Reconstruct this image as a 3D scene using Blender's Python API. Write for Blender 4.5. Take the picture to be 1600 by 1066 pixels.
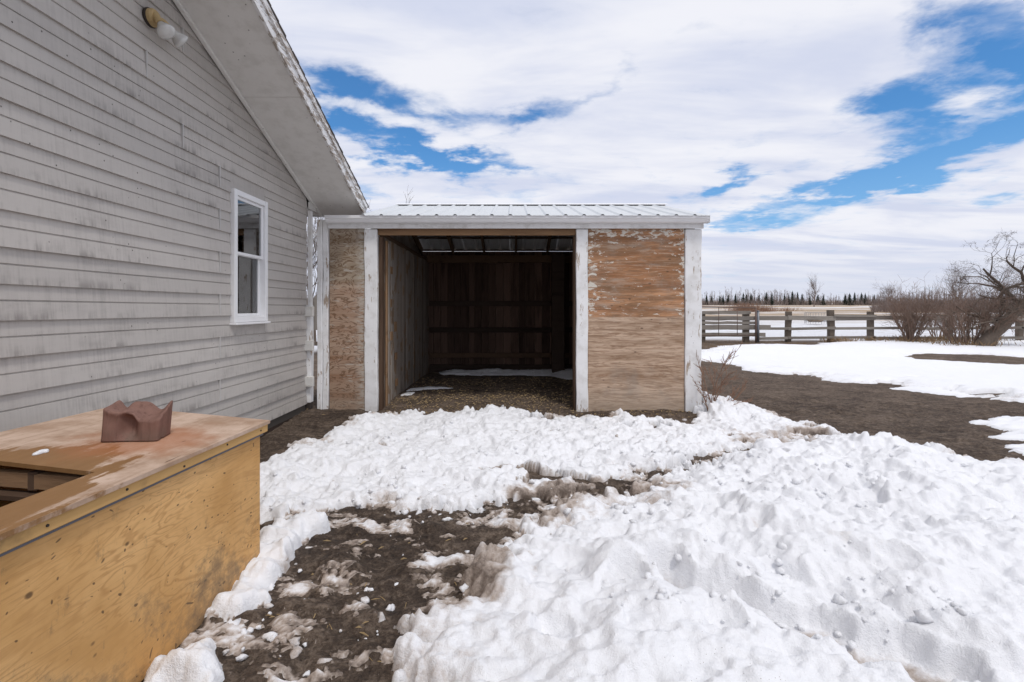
import bpy, bmesh, math, random
import numpy as np
from mathutils import Vector, Matrix

R = math.radians
scene = bpy.context.scene
for o in list(bpy.data.objects):
    bpy.data.objects.remove(o, do_unlink=True)
COL = scene.collection

# ------------------------------------------------------------------ camera
FPX, CX, CY, CH = 755.0, 802.0, 483.0, 1.37      # focal length and axis in photograph pixels, eye height
cd = bpy.data.cameras.new('camera')
cam = bpy.data.objects.new('camera', cd)
COL.objects.link(cam)
cam.location = (0, 0, CH)
cam.rotation_euler = (R(90), 0, 0)
cd.sensor_width = 36.0
cd.lens = FPX / 1600 * 36.0
cd.shift_x = (800 - CX) / 1600
cd.shift_y = (CY - 533) / 1600
cd.clip_start = 0.05
cd.clip_end = 3000
scene.camera = cam

# ------------------------------------------------------------------ sun
SUN = Vector((0.26, -0.40, 0.90)).normalized()
sl = bpy.data.lights.new('sun', 'SUN')
sl.energy = 1.6
sl.angle = R(10)
sl.color = (1.0, 0.955, 0.90)
so = bpy.data.objects.new('sun', sl)
COL.objects.link(so)
so.rotation_euler = SUN.to_track_quat('Z', 'Y').to_euler()
so.location = (8, -8, 14)

# ------------------------------------------------------------------ exposure
scene.view_settings.view_transform = 'Standard'
scene.view_settings.look = 'None'
scene.view_settings.exposure = 0.0
scene.view_settings.gamma = 1.0
scene.view_settings.use_curve_mapping = False

# ------------------------------------------------------------------ world
world = bpy.data.worlds.new('World')
scene.world = world
world.use_nodes = True


class NB:
    """small node-tree writer"""
    def __init__(s, nt):
        s.nt = nt
        nt.nodes.clear()

    def node(s, t, **kw):
        n = s.nt.nodes.new(t)
        for k, v in kw.items():
            setattr(n, k, v)
        return n

    def put(s, sock, v):
        if isinstance(v, bpy.types.NodeSocket):
            s.nt.links.new(v, sock)
        elif isinstance(v, (tuple, list)) and sock.type == 'RGBA' and len(v) == 3:
            sock.default_value = (*v, 1)
        else:
            sock.default_value = v

    def math(s, op, a, b=None, c=None, clamp=False):
        n = s.node('ShaderNodeMath', operation=op, use_clamp=clamp)
        s.put(n.inputs[0], a)
        if b is not None:
            s.put(n.inputs[1], b)
        if c is not None:
            s.put(n.inputs[2], c)
        return n.outputs[0]

    def add(s, a, b): return s.math('ADD', a, b)
    def sub(s, a, b): return s.math('SUBTRACT', a, b)
    def mul(s, a, b): return s.math('MULTIPLY', a, b)

    def step(s, v, lo, hi, a=0.0, b=1.0):
        n = s.node('ShaderNodeMapRange', interpolation_type='SMOOTHSTEP')
        s.put(n.inputs['Value'], v)
        s.put(n.inputs['From Min'], lo)
        s.put(n.inputs['From Max'], hi)
        s.put(n.inputs['To Min'], a)
        s.put(n.inputs['To Max'], b)
        return n.outputs[0]

    def coord(s, which='Object'):
        return s.node('ShaderNodeTexCoord').outputs[which]

    def pos(s):
        return s.node('ShaderNodeNewGeometry').outputs['Position']

    def rnd(s):
        return s.node('ShaderNodeObjectInfo').outputs['Random']

    def attr(s, name):
        return s.node('ShaderNodeAttribute', attribute_name=name).outputs['Fac']

    def map(s, vec, scale=(1, 1, 1), loc=(0, 0, 0), rot=(0, 0, 0)):
        n = s.node('ShaderNodeMapping')
        s.put(n.inputs['Vector'], vec)
        s.put(n.inputs['Location'], loc)
        s.put(n.inputs['Rotation'], rot)
        s.put(n.inputs['Scale'], scale)
        return n.outputs[0]

    def shiftby(s, vec, amount, k=37.0):
        c = s.node('ShaderNodeCombineXYZ')
        a = s.mul(amount, k)
        for i in range(3):
            s.put(c.inputs[i], a)
        n = s.node('ShaderNodeVectorMath', operation='ADD')
        s.put(n.inputs[0], vec)
        s.put(n.inputs[1], c.outputs[0])
        return n.outputs[0]

    def sep(s, vec):
        n = s.node('ShaderNodeSeparateXYZ')
        s.put(n.inputs[0], vec)
        return n.outputs

    def noise(s, vec, scale=5.0, detail=4.0, rough=0.55, dist=0.0, out='Fac'):
        n = s.node('ShaderNodeTexNoise')
        s.put(n.inputs['Vector'], vec)
        s.put(n.inputs['Scale'], scale)
        s.put(n.inputs['Detail'], detail)
        s.put(n.inputs['Roughness'], rough)
        s.put(n.inputs['Distortion'], dist)
        return n.outputs[out]

    def voro(s, vec, scale=5.0, feature='F1', out='Distance', randomness=1.0):
        n = s.node('ShaderNodeTexVoronoi', feature=feature)
        s.put(n.inputs['Vector'], vec)
        s.put(n.inputs['Scale'], scale)
        s.put(n.inputs['Randomness'], randomness)
        return n.outputs[out]

    def ramp(s, fac, stops, interp='LINEAR'):
        n = s.node('ShaderNodeValToRGB')
        e = n.color_ramp
        e.interpolation = interp
        while len(e.elements) < len(stops):
            e.elements.new(0.5)
        for el, (p, c) in zip(e.elements, stops):
            el.position = p
            el.color = (*c, 1) if len(c) == 3 else c
        s.put(n.inputs[0], fac)
        return n.outputs[0]

    def mix(s, fac, a, b, blend='MIX'):
        n = s.node('ShaderNodeMix', data_type='RGBA', blend_type=blend)
        s.put(n.inputs[0], fac)
        s.put(n.inputs[6], a)
        s.put(n.inputs[7], b)
        return n.outputs[2]

    def scale(s, col, f):
        n = s.node('ShaderNodeVectorMath', operation='SCALE')
        s.put(n.inputs[0], col)
        s.put(n.inputs['Scale'], f)
        return n.outputs[0]

    def surface(s, color, rough=0.8, bump=None, strength=0.3, dist=0.01, metallic=0.0, spec=0.3):
        p = s.node('ShaderNodeBsdfPrincipled')
        s.put(p.inputs['Base Color'], color)
        s.put(p.inputs['Roughness'], rough)
        s.put(p.inputs['Metallic'], metallic)
        p.inputs['Specular IOR Level'].default_value = spec
        if bump is not None:
            b = s.node('ShaderNodeBump')
            b.inputs['Strength'].default_value = strength
            b.inputs['Distance'].default_value = dist
            s.put(b.inputs['Height'], bump)
            s.nt.links.new(b.outputs[0], p.inputs['Normal'])
        o = s.node('ShaderNodeOutputMaterial')
        s.nt.links.new(p.outputs[0], o.inputs[0])
        return p


def build_world():
    b = NB(world.node_tree)
    sky = b.node('ShaderNodeTexSky', sky_type='NISHITA')
    sky.sun_disc = False
    sky.sun_elevation = math.asin(SUN.z)
    sky.sun_rotation = math.atan2(SUN.x, SUN.y)
    sky.air_density = 1.15
    sky.dust_density = 0.6
    sky.ozone_density = 2.2
    d = b.coord('Generated')
    x, y, z = b.sep(d)
    zz = b.math('MAXIMUM', z, 0.0)
    # cloud layer seen from below: project the direction onto a high flat sheet
    k = b.add(zz, 0.10)
    c = b.node('ShaderNodeCombineXYZ')
    b.put(c.inputs[0], b.math('DIVIDE', x, k))
    b.put(c.inputs[1], b.math('DIVIDE', y, k))
    p = c.outputs[0]
    big = b.noise(b.map(p, (1.0, 1.25, 1), (3.1, 0.7, 0)), 0.8, 6.0, 0.53, 0.2)
    fine = b.noise(b.map(p, (1, 1.35, 1), (7.3, 2.2, 1.0)), 3.6, 8.0, 0.60, 0.35)
    az = b.math('ARCTAN2', x, y)
    el = b.math('ARCSINE', zz)
    # bend the sampling so that gaps get torn edges
    warp = b.noise(b.map(p, (1, 1, 1), (1, 5, 2)), 2.6, 6.0, 0.6, 0.0, 'Color')
    wx, wy, wz = b.sep(warp)
    az = b.add(az, b.mul(b.sub(wx, 0.5), 0.30))
    el = b.add(el, b.mul(b.sub(wy, 0.5), 0.15))

    def px(u, v):
        a = math.atan((u - CX) / FPX)
        return a, math.atan((CY - v) / math.hypot(FPX, u - CX))
    gaps = [  # photo position, half width, half height (px), tilt (deg), weight
        (545, 138, 66, 22, -5, .46), (640, 172, 120, 14, 6, .26), (800, 182, 62, 18, -15, .42), (930, 135, 55, 14, -30, .24),
        (610, 230, 110, 20, 12, .58), (740, 258, 110, 14, 5, .46), (500, 200, 40, 16, 0, .3),
        (1435, 165, 72, 44, 0, .54), (1600, 90, 70, 36, 30, .64), (1490, 40, 50, 30, 0, .34), (1545, 205, 120, 24, -4, .62), (1440, 245, 60, 14, 0, .36),
        (1130, 282, 60, 16, -8, .52), (1300, 300, 150, 16, -6, .44), (1180, 342, 90, 16, 0, .34),
        (1420, 270, 70, 24, 0, .45), (1570, 300, 60, 20, 0, .30), (520, 300, 60, 22, 0, .35)]
    tot = None
    for (u, v, w, h, t, wt) in gaps:
        a0, e0 = px(u, v)
        q = math.cos(a0)
        sx, sy = w / FPX * q, h / FPX * q
        ct, st = math.cos(R(t)), math.sin(R(t))
        da, de = b.sub(az, a0), b.sub(el, e0)
        r1 = b.math('MULTIPLY_ADD', da, ct / sx, b.mul(de, -st / sx))
        r2 = b.math('MULTIPLY_ADD', da, st / sy, b.mul(de, ct / sy))
        rr = b.math('MULTIPLY_ADD', r1, r1, b.mul(r2, r2))
        g = b.mul(b.math('POWER', 2.71828, b.mul(rr, -1.0)), wt)
        tot = g if tot is None else b.add(tot, g)
    cov = b.add(b.mul(big, 0.34), b.mul(fine, 0.90))
    cov = b.sub(b.add(cov, 0.02), b.mul(tot, 1.22))
    mask = b.step(cov, 0.03, 0.60)
    # cloud shade: slightly greyer where thick and overhead
    shade = b.noise(b.map(p, (0.8, 2.0, 1), (9.0, 3.0, 0)), 1.1, 5.0, 0.55, 0.3)
    ccol = b.mix(b.step(shade, 0.34, 0.62), (0.655, 0.70, 0.855), (0.88, 0.89, 0.955))
    ccol = b.mix(b.step(zz, 0.0, 0.14), (0.70, 0.735, 0.85), ccol)
    skyc = b.mix(1.0, b.scale(sky.outputs[0], 0.115), (.46, .88, 1.22), 'MULTIPLY')
    skyc = b.mix(b.step(zz, 0.02, 0.34, 0.45, 0.0), skyc, (0.42, 0.62, 0.92))
    col = b.mix(mask, skyc, ccol)
    bg = b.node('ShaderNodeBackground')
    b.put(bg.inputs[0], col)
    bg.inputs[1].default_value = 1.0
    o = b.node('ShaderNodeOutputWorld')
    b.nt.links.new(bg.outputs[0], o.inputs[0])


build_world()

# ================================================================== helpers
rng = random.Random(7)
nrg = np.random.default_rng(11)


def G(px, py, z=0.0):
    """photo pixel -> point on level ground z"""
    Y = FPX * (CH - z) / (py - CY)
    return ((px - CX) * Y / FPX, Y)


def material(name, fn, *a, **k):
    m = bpy.data.materials.new(name)
    m.use_nodes = True
    fn(NB(m.node_tree), *a, **k)
    return m


def tag(o, label=None, cat=None, group=None, kind=None):
    if label:
        o['label'] = label
    if cat:
        o['category'] = cat
    if group:
        o['group'] = group
    if kind:
        o['kind'] = kind
    return o


def empty(name, loc=(0, 0, 0), rz=0.0):
    o = bpy.data.objects.new(name, None)
    COL.objects.link(o)
    o.location = loc
    o.rotation_euler = (0, 0, rz)
    o.empty_display_size = 0.2
    return o


def origin_of(parent):
    v = Vector((0, 0, 0))
    while parent is not None:
        v += Vector(parent.location)
        parent = parent.parent
    return v


def link(name, me, mat=None, parent=None, loc=(0, 0, 0), smooth=False):
    """link mesh whose vertices + loc are world coordinates (parents here are never rotated)"""
    o = bpy.data.objects.new(name, me)
    COL.objects.link(o)
    if mat and not me.materials:
        me.materials.append(mat)
    o.location = Vector(loc)
    if parent is not None:
        o.parent = parent
        o.location = Vector(loc) - origin_of(parent)
    if smooth:
        for p in me.polygons:
            p.use_smooth = True
    return o


def mesh_py(name, v, f):
    me = bpy.data.meshes.new(name)
    me.from_pydata([tuple(q) for q in v], [], f)
    me.update()
    return me


def bm_mesh(name, bm):
    me = bpy.data.meshes.new(name)
    bm.normal_update()
    bm.to_mesh(me)
    bm.free()
    return me


def box_mesh(name, sx, sy, sz, bevel=0.003, cuts=0, axis=2, amp=0.0, seed=0, taper=None):
    bm = bmesh.new()
    bmesh.ops.create_cube(bm, size=1.0)
    bmesh.ops.scale(bm, vec=(sx, sy, sz), verts=bm.verts)
    if cuts:
        es = [e for e in bm.edges if abs((e.verts[0].co - e.verts[1].co)[axis]) > 1e-6
              and all(abs((e.verts[0].co - e.verts[1].co)[k]) < 1e-6 for k in range(3) if k != axis)]
        bmesh.ops.subdivide_edges(bm, edges=es, cuts=cuts, use_grid_fill=True)
    if bevel:
        es = [e for e in bm.edges if e.calc_face_angle(0) > 0.5]
        bmesh.ops.bevel(bm, geom=es, offset=bevel, segments=1, affect='EDGES', clamp_overlap=True)
    if amp:
        r = random.Random(seed)
        ph = [r.uniform(0, 6.28) for _ in range(9)]
        for v in bm.verts:
            t = v.co[axis]
            for k in range(3):
                if k == axis:
                    continue
                sgn = 1 if v.co[k] > 0 else -1
                v.co[k] += amp * (math.sin(t * 5.1 + ph[k]) * 0.6 + math.sin(t * 13.7 + ph[3 + k] + sgn) * 0.3
                                  + r.uniform(-.35, .35))
    return bm_mesh(name, bm)


def box(name, x0, x1, y0, y1, z0, z1, mat, parent, bevel=0.003, cuts=0, axis=2, amp=0.0, seed=0):
    me = box_mesh(name, x1 - x0, y1 - y0, z1 - z0, bevel, cuts, axis, amp, seed)
    return link(name, me, mat, parent, ((x0 + x1) / 2, (y0 + y1) / 2, (z0 + z1) / 2))


def prism(name, poly, axis, a, b, mat, parent):
    """extrude a polygon; axis 0: poly in (y,z) along x; axis 1: poly in (x,z) along y"""
    n = len(poly)
    v = []
    for t in (a, b):
        for (p, q) in poly:
            v.append((t, p, q) if axis == 0 else (p, t, q))
    f = [tuple(range(n)), tuple(range(2 * n - 1, n - 1, -1))]
    for i in range(n):
        j = (i + 1) % n
        f.append((i, i + n, j + n, j))
    me = mesh_py(name, v, f)
    bm = bmesh.new()
    bm.from_mesh(me)
    bmesh.ops.recalc_face_normals(bm, faces=bm.faces)
    bm.to_mesh(me)
    bm.free()
    return link(name, me, mat, parent)


def beam(name, p0, p1, w, h, mat, parent, bevel=0.003, up=(0, 0, 1)):
    """box from p0 to p1, width w sideways, height h along up"""
    p0, p1 = Vector(p0), Vector(p1)
    d = p1 - p0
    L = d.length
    me = box_mesh(name, L, w, h, bevel)
    x = d.normalized()
    y = Vector(up).cross(x).normalized()
    z = x.cross(y)
    M = Matrix((x, y, z)).transposed().to_4x4()
    me.transform(M)
    return link(name, me, mat, parent, (p0 + p1) / 2)


# ------------------------------------------------------------------ numpy noise
def _hash(ix, iy, seed):
    h = ix.astype(np.int32).view(np.uint32) * np.uint32(374761393) + iy.astype(np.int32).view(np.uint32) * np.uint32(668265263)
    h = h + np.uint32((seed * 982451653) & 0xffffffff)
    h = (h ^ (h >> np.uint32(13))) * np.uint32(1274126177)
    h = (h ^ (h >> np.uint32(16))) * np.uint32(2246822519)
    return ((h ^ (h >> np.uint32(15))) & np.uint32(0xffffff)).astype(np.float32) / np.float32(0xffffff)


def vnoise(x, y, seed=0):
    ix, iy = np.floor(x), np.floor(y)
    fx, fy = x - ix, y - iy
    u = fx * fx * fx * (fx * (fx * 6 - 15) + 10)
    w = fy * fy * fy * (fy * (fy * 6 - 15) + 10)
    a, b_ = _hash(ix, iy, seed), _hash(ix + 1, iy, seed)
    c, d_ = _hash(ix, iy + 1, seed), _hash(ix + 1, iy + 1, seed)
    return (a + (b_ - a) * u + (c - a) * w + (a - b_ - c + d_) * u * w) * 2 - 1


def fbm(x, y, octaves=4, seed=0, gain=0.5):
    s, a, t = 0.0, 1.0, 0.0
    for i in range(octaves):
        ca, sa = math.cos(0.6 * i + .3), math.sin(0.6 * i + .3)
        s = s + a * vnoise((x * ca - y * sa) * 2 ** i + 17.3 * i, (x * sa + y * ca) * 2 ** i - 9.1 * i, seed + i)
        t += a
        a *= gain
    return s / t


def domes(x, y, seed=0, rad=0.8):
    """rounded clods: the highest of the domes seeded one to a cell"""
    ix, iy = np.floor(x), np.floor(y)
    best = np.zeros_like(x)
    for dx in (-1, 0, 1):
        for dy in (-1, 0, 1):
            cx, cy = ix + dx, iy + dy
            px_ = cx + _hash(cx, cy, seed + 1)
            py_ = cy + _hash(cx, cy, seed + 2)
            h = _hash(cx, cy, seed + 3)
            r = rad * (0.45 + 0.55 * h)
            q = 1 - ((x - px_) ** 2 + (y - py_) ** 2) / (r * r)
            best = np.maximum(best, np.sqrt(np.maximum(q, 0)) * h)
    return best


def slabs(x, y, seed=0, k=13.0):
    """broken crust: tilted slabs with steep steps between them"""
    ix, iy = np.floor(x), np.floor(y)
    num = np.zeros_like(x)
    den = np.zeros_like(x) + np.float32(1e-9)
    for dx in (-1, 0, 1):
        for dy in (-1, 0, 1):
            cx, cy = ix + dx, iy + dy
            qx = x - cx - _hash(cx, cy, seed + 1)
            qy = y - cy - _hash(cx, cy, seed + 2)
            h = _hash(cx, cy, seed + 3) - .5 + (_hash(cx, cy, seed + 4) - .5) * qx * 1.5 + (_hash(cx, cy, seed + 5) - .5) * qy * 1.5
            w = np.exp(-k * np.sqrt(qx * qx + qy * qy))
            num += h * w
            den += w
    return num / den


def sdist(x, y, poly):
    """signed distance to polygon, positive inside"""
    P = np.array(poly, float)
    d = np.full(x.shape, 1e9)
    inside = np.zeros(x.shape, bool)
    n = len(P)
    for i in range(n):
        a, b_ = P[i], P[(i + 1) % n]
        e = b_ - a
        wx, wy = x - a[0], y - a[1]
        t = np.clip((wx * e[0] + wy * e[1]) / (e @ e + 1e-12), 0, 1)
        d = np.minimum(d, (wx - t * e[0]) ** 2 + (wy - t * e[1]) ** 2)
        if abs(e[1]) > 1e-12:
            c = ((a[1] <= y) & (b_[1] > y)) | ((b_[1] <= y) & (a[1] > y))
            xi = a[0] + (y - a[1]) / e[1] * e[0]
            inside ^= c & (x < xi)
    return np.where(inside, 1, -1) * np.sqrt(d)


def smooth(t, a, b_):
    t = np.clip((t - a) / (b_ - a), 0, 1)
    return t * t * (3 - 2 * t)


def axis_pts(fine0, fine1, step, lo, hi, grow, smax):
    pts = list(np.arange(fine0, fine1 + 1e-9, step))
    s, q = step, pts[-1]
    while q < hi:
        s = min(s * grow, smax)
        q += s
        pts.append(q)
    s, q = step, pts[0]
    pre = []
    while q > lo:
        s = min(s * grow, smax)
        q -= s
        pre.append(q)
    return np.array(pre[::-1] + pts)


def grid_mesh(name, X, Y, Z, keep=None, attrs=None):
    ny, nx = X.shape
    idx = np.arange(ny * nx).reshape(ny, nx)
    q = np.stack([idx[:-1, :-1], idx[:-1, 1:], idx[1:, 1:], idx[1:, :-1]], -1).reshape(-1, 4)
    if keep is not None:
        kf = keep.ravel()[q].any(1)
        q = q[kf]
    used = np.unique(q)
    remap = np.full(ny * nx, -1, np.int64)
    remap[used] = np.arange(len(used))
    co = np.stack([X.ravel()[used], Y.ravel()[used], Z.ravel()[used]], -1).astype(np.float32)
    q = remap[q].astype(np.int32)
    me = bpy.data.meshes.new(name)
    me.vertices.add(len(co))
    me.vertices.foreach_set('co', co.ravel())
    me.loops.add(len(q) * 4)
    me.loops.foreach_set('vertex_index', q.ravel())
    me.polygons.add(len(q))
    me.polygons.foreach_set('loop_start', (np.arange(len(q)) * 4).astype(np.int32))
    me.polygons.foreach_set('loop_total', np.full(len(q), 4, np.int32))
    me.polygons.foreach_set('use_smooth', np.ones(len(q), bool))
    me.update(calc_edges=True)
    for k, a in (attrs or {}).items():
        at = me.attributes.new(k, 'FLOAT', 'POINT')
        at.data.foreach_set('value', a.ravel()[used].astype(np.float32))
    return me


# ================================================================== materials
def m_ground(b):
    p = b.pos()
    x, y, z = b.sep(p)
    wet = b.attr('wet')
    n1 = b.noise(p, 1.6, 6, .6)
    n2 = b.noise(p, 22, 6, .65)
    n3 = b.noise(p, 120, 3, .6)
    n4 = b.noise(b.map(p, (1, 1.6, 1)), 6.0, 5, .68, .5)
    n5 = b.noise(p, 58, 4, .7)
    t = b.add(b.add(b.mul(n1, .22), b.mul(n2, .30)), b.add(b.mul(n4, .24), b.mul(n5, .24)))
    dry = b.ramp(t, [(.41, (.052, .036, .027)), (.50, (.145, .106, .079)), (.59, (.27, .205, .155))])
    mud = b.ramp(t, [(.40, (.030, .020, .015)), (.50, (.105, .076, .057)), (.59, (.265, .205, .158))])
    col = b.mix(wet, dry, mud)
    col = b.mix(b.step(n3, .60, .78, 0, .5), col, (.20, .155, .105))
    # field beyond the fence: old snow with stubble showing through in long streaks
    fs = b.map(p, (.016, .075, 1))
    f1 = b.noise(fs, 1.0, 6, .6, .4)
    f2 = b.noise(b.map(p, (.10, .5, 1)), 1.0, 5, .65)
    stub = b.mul(b.step(y, 34, 70), b.step(b.add(b.mul(f1, .62), b.mul(f2, .38)), .42, .52))
    f3 = b.noise(b.map(p, (.5, .9, 1)), 1.0, 5, .65)
    near = b.mul(b.step(f3, .60, .66), .7)
    stub = b.math('MAXIMUM', stub, near)
    field = b.mix(stub, (.80, .81, .84), b.ramp(f2, [(.3, (.28, .20, .13)), (.7, (.50, .39, .27))]))
    col = b.mix(b.attr('field'), col, field)
    rough = b.math('SUBTRACT', .95, b.mul(wet, b.step(n2, .5, .3, 0, .35)))
    b.surface(col, rough, b.add(b.add(b.mul(n2, .8), b.mul(n5, .5)), b.mul(n4, 1.0)), 1.0, .06, spec=.3)


def m_snow(b):
    p = b.pos()
    dirt = b.attr('dirt')
    n = b.noise(p, 9, 6, .65)
    n2 = b.noise(p, 55, 5, .7)
    n3 = b.noise(p, 190, 3, .6)
    f = b.add(dirt, b.mul(b.sub(n, .5), .9))
    f = b.add(f, b.mul(b.sub(n2, .5), .5))
    col = b.mix(b.step(f, .36, .95), (.875, .88, .90), (.46, .385, .33))
    col = b.mix(b.step(f, .80, 1.25), col, (.13, .098, .078))
    col = b.mix(b.step(b.noise(p, 3.1, 5, .6), .66, .80, 0, .3), col, (.74, .66, .56))
    g = b.voro(p, 60.0)
    col = b.mix(b.mul(b.step(g, .12, .05), b.step(b.noise(p, 2.0, 4, .6), .52, .66, 0, .8)), col, (.17, .125, .09))
    b.surface(col, .62, b.add(b.add(b.mul(n2, .75), b.mul(n3, .40)), b.mul(n, .5)), .62, .022, spec=.3)


def m_siding(b):
    o = b.shiftby(b.coord('Object'), b.rnd(), 13)
    p = b.pos()
    x, y, z = b.sep(p)
    comb = b.noise(b.map(o, (1, 55, 2.2)), 1.0, 4, .7)
    patch = b.noise(b.map(p, (1, .9, 1.6)), 1.3, 6, .65)
    blot = b.noise(b.map(o, (1, 2.2, 7)), 1.0, 6, .72)
    lz = b.sep(b.coord('Object'))[2]
    base = b.mix(b.rnd(), (.475, .448, .420), (.530, .500, .468))
    d = b.add(b.mul(comb, .55), b.mul(blot, .60))
    streak = b.mul(b.step(d, .50, .78), b.step(patch, .34, .62, .20, .62))
    col = b.mix(streak, base, (.30, .278, .262))
    spk = b.voro(b.map(o, (1, 17, 13)), 1.0)
    col = b.mix(b.mul(b.step(spk, .085, .05), b.step(b.noise(o, 1.4, 2), .5, .58)), col, (.05, .042, .036))
    # grime gathers in a ragged line along the drip edge of each course
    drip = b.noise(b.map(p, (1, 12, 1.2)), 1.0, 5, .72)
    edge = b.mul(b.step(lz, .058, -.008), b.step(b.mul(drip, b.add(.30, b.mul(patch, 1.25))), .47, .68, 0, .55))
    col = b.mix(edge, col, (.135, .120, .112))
    b.surface(col, .72, b.add(b.mul(comb, .6), b.mul(blot, .5)), .35, .004, spec=.3)


def m_paint(b, base=(.78, .78, .78), under=(.25, .20, .16), peel=.5, speck=.0, rough=.55, axis=2, dirty=(.45, .42, .38), fineness=1.0):
    o = b.shiftby(b.coord('Object'), b.rnd(), 9)
    s = [9 * fineness] * 3
    s[axis] = 2.0 * fineness
    n = b.noise(b.map(o, s), 1.0, 7, .68, .4)
    n2 = b.noise(o, 7.0, 6, .65)
    s2 = [70, 70, 70]
    s2[axis] = 3
    grain = b.noise(b.map(o, s2), 1.0, 4, .6)
    col = b.mix(b.step(n2, .42, .72, 0, .5), base, dirty)
    f = b.add(b.mul(n, .8), b.mul(grain, .2))
    pk = b.step(f, peel, peel + .025)
    und = b.mix(grain, under, tuple(min(1, c * 1.9) for c in under))
    col = b.mix(pk, col, und)
    if speck:
        spk = b.voro(b.shiftby(b.pos(), 0.0), 14.0)
        col = b.mix(b.mul(b.step(spk, .10, .06), b.step(b.noise(o, 3.0, 3), .5, .56, 0, speck)), col, (.06, .05, .04))
    b.surface(col, rough, b.add(b.mul(pk, -1.0), b.mul(grain, .5)), .35, .003, spec=.3)


def m_plain(b, col, rough=.5, metallic=0.0, var=.08, sc=6.0):
    o = b.coord('Object')
    n = b.noise(o, sc, 5, .6)
    c = b.mix(n, tuple(max(0, v * (1 - 2 * var)) for v in col), tuple(min(1, v * (1 + 2 * var)) for v in col))
    b.surface(c, rough, n, .1, .002, metallic)


def grain_rings(b, v, k=26.0, stretch=(1, .12, 1), warp=.6):
    """plywood face figure: stretched, bent contour lines"""
    n = b.noise(b.map(v, stretch), 2.6, 3.5, .5, warp)
    n = b.add(n, b.mul(b.noise(b.map(v, tuple(q * 9 for q in stretch)), 1.5, 2, .5), .03))
    s = b.math('FRACT', b.mul(n, k))
    tri = b.math('ABSOLUTE', b.sub(b.mul(s, 2), 1))
    return tri, n


def m_ply_side(b):
    """box side: fresh yellow sheathing plywood, knots, scuffs, splashed mud low down"""
    o = b.coord('Object')
    p = b.pos()
    x, y, z = b.sep(p)
    tri, n = grain_rings(b, o, 13.0, (1, .62, 2.6), .9)
    fib = b.noise(b.map(o, (1, 6, 130)), 1.0, 3, .6)
    big = b.noise(o, 2.4, 5, .6)
    col = b.mix(b.step(big, .3, .7), (.60, .330, .115), (.80, .485, .205))
    col = b.mix(b.mul(b.step(tri, .55, 0.0), b.step(b.noise(o, 3.1, 4), .35, .62, .10, .55)), col, (.46, .235, .080))
    col = b.mix(b.step(fib, .50, .72, 0, .50), col, (.47, .26, .10))
    # knots and dents: elongated spots, unevenly spread
    sp = b.map(o, (1, 9.5, 13.5), (0, .3, .1), (R(-24), 0, 0))
    k = b.voro(b.add_vec(sp, b.noise(o, 9, 2, .5, 0, 'Color'), .28), 1.0)
    kc = b.voro(sp, 1.0, 'F1', 'Color')
    kr = b.sep(kc)[0]
    spot = b.mul(b.step(b.sub(k, b.mul(kr, .13)), .02, -.06), b.step(kr, .35, .60, 0, .85))
    col = b.mix(spot, col, (.12, .070, .034))
    sp2 = b.map(b.add_vec(o, b.noise(o, 5, 2, .5, 0, 'Color'), .2), (1, 26, 40), (0, .9, .4), (R(-20), 0, 0))
    k2 = b.voro(sp2, 1.0)
    kr2 = b.sep(b.voro(sp2, 1.0, 'F1', 'Color'))[1]
    col = b.mix(b.mul(b.step(k2, .20, .12), b.step(kr2, .42, .62, 0, .85)), col, (.13, .080, .042))
    # dried mud splash, thickest low down towards the far end
    md = b.add(b.noise(o, 4.5, 8, .74), b.mul(b.step(z, .60, .02), .26))
    md = b.sub(md, b.mul(b.step(y, 1.0, 2.3, 1, 0), .05))
    col = b.mix(b.step(md, .62, .84, 0, .75), col, (.17, .125, .085))
    scuf = b.noise(b.map(o, (1, 16, 7)), 1.0, 6, .75)
    col = b.mix(b.step(scuf, .58, .70, 0, .5), col, (.27, .175, .095))
    pale = b.noise(b.map(o, (1, 9, 2.5), (0, 4, 2)), 1.0, 6, .7)
    col = b.mix(b.step(pale, .64, .74, 0, .40), col, (.62, .48, .32))
    b.surface(col, .72, b.add(b.mul(fib, .7), b.mul(spot, -1.2)), .25, .003, spec=.3)


def add_vec(b, v, c, k):
    s = b.node('ShaderNodeVectorMath', operation='SUBTRACT')
    b.put(s.inputs[0], c)
    s.inputs[1].default_value = (.5, .5, .5)
    m = b.node('ShaderNodeVectorMath', operation='SCALE')
    b.put(m.inputs[0], s.outputs[0])
    b.put(m.inputs['Scale'], k)
    a = b.node('ShaderNodeVectorMath', operation='ADD')
    b.put(a.inputs[0], v)
    b.put(a.inputs[1], m.outputs[0])
    return a.outputs[0]


NB.add_vec = add_vec


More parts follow.
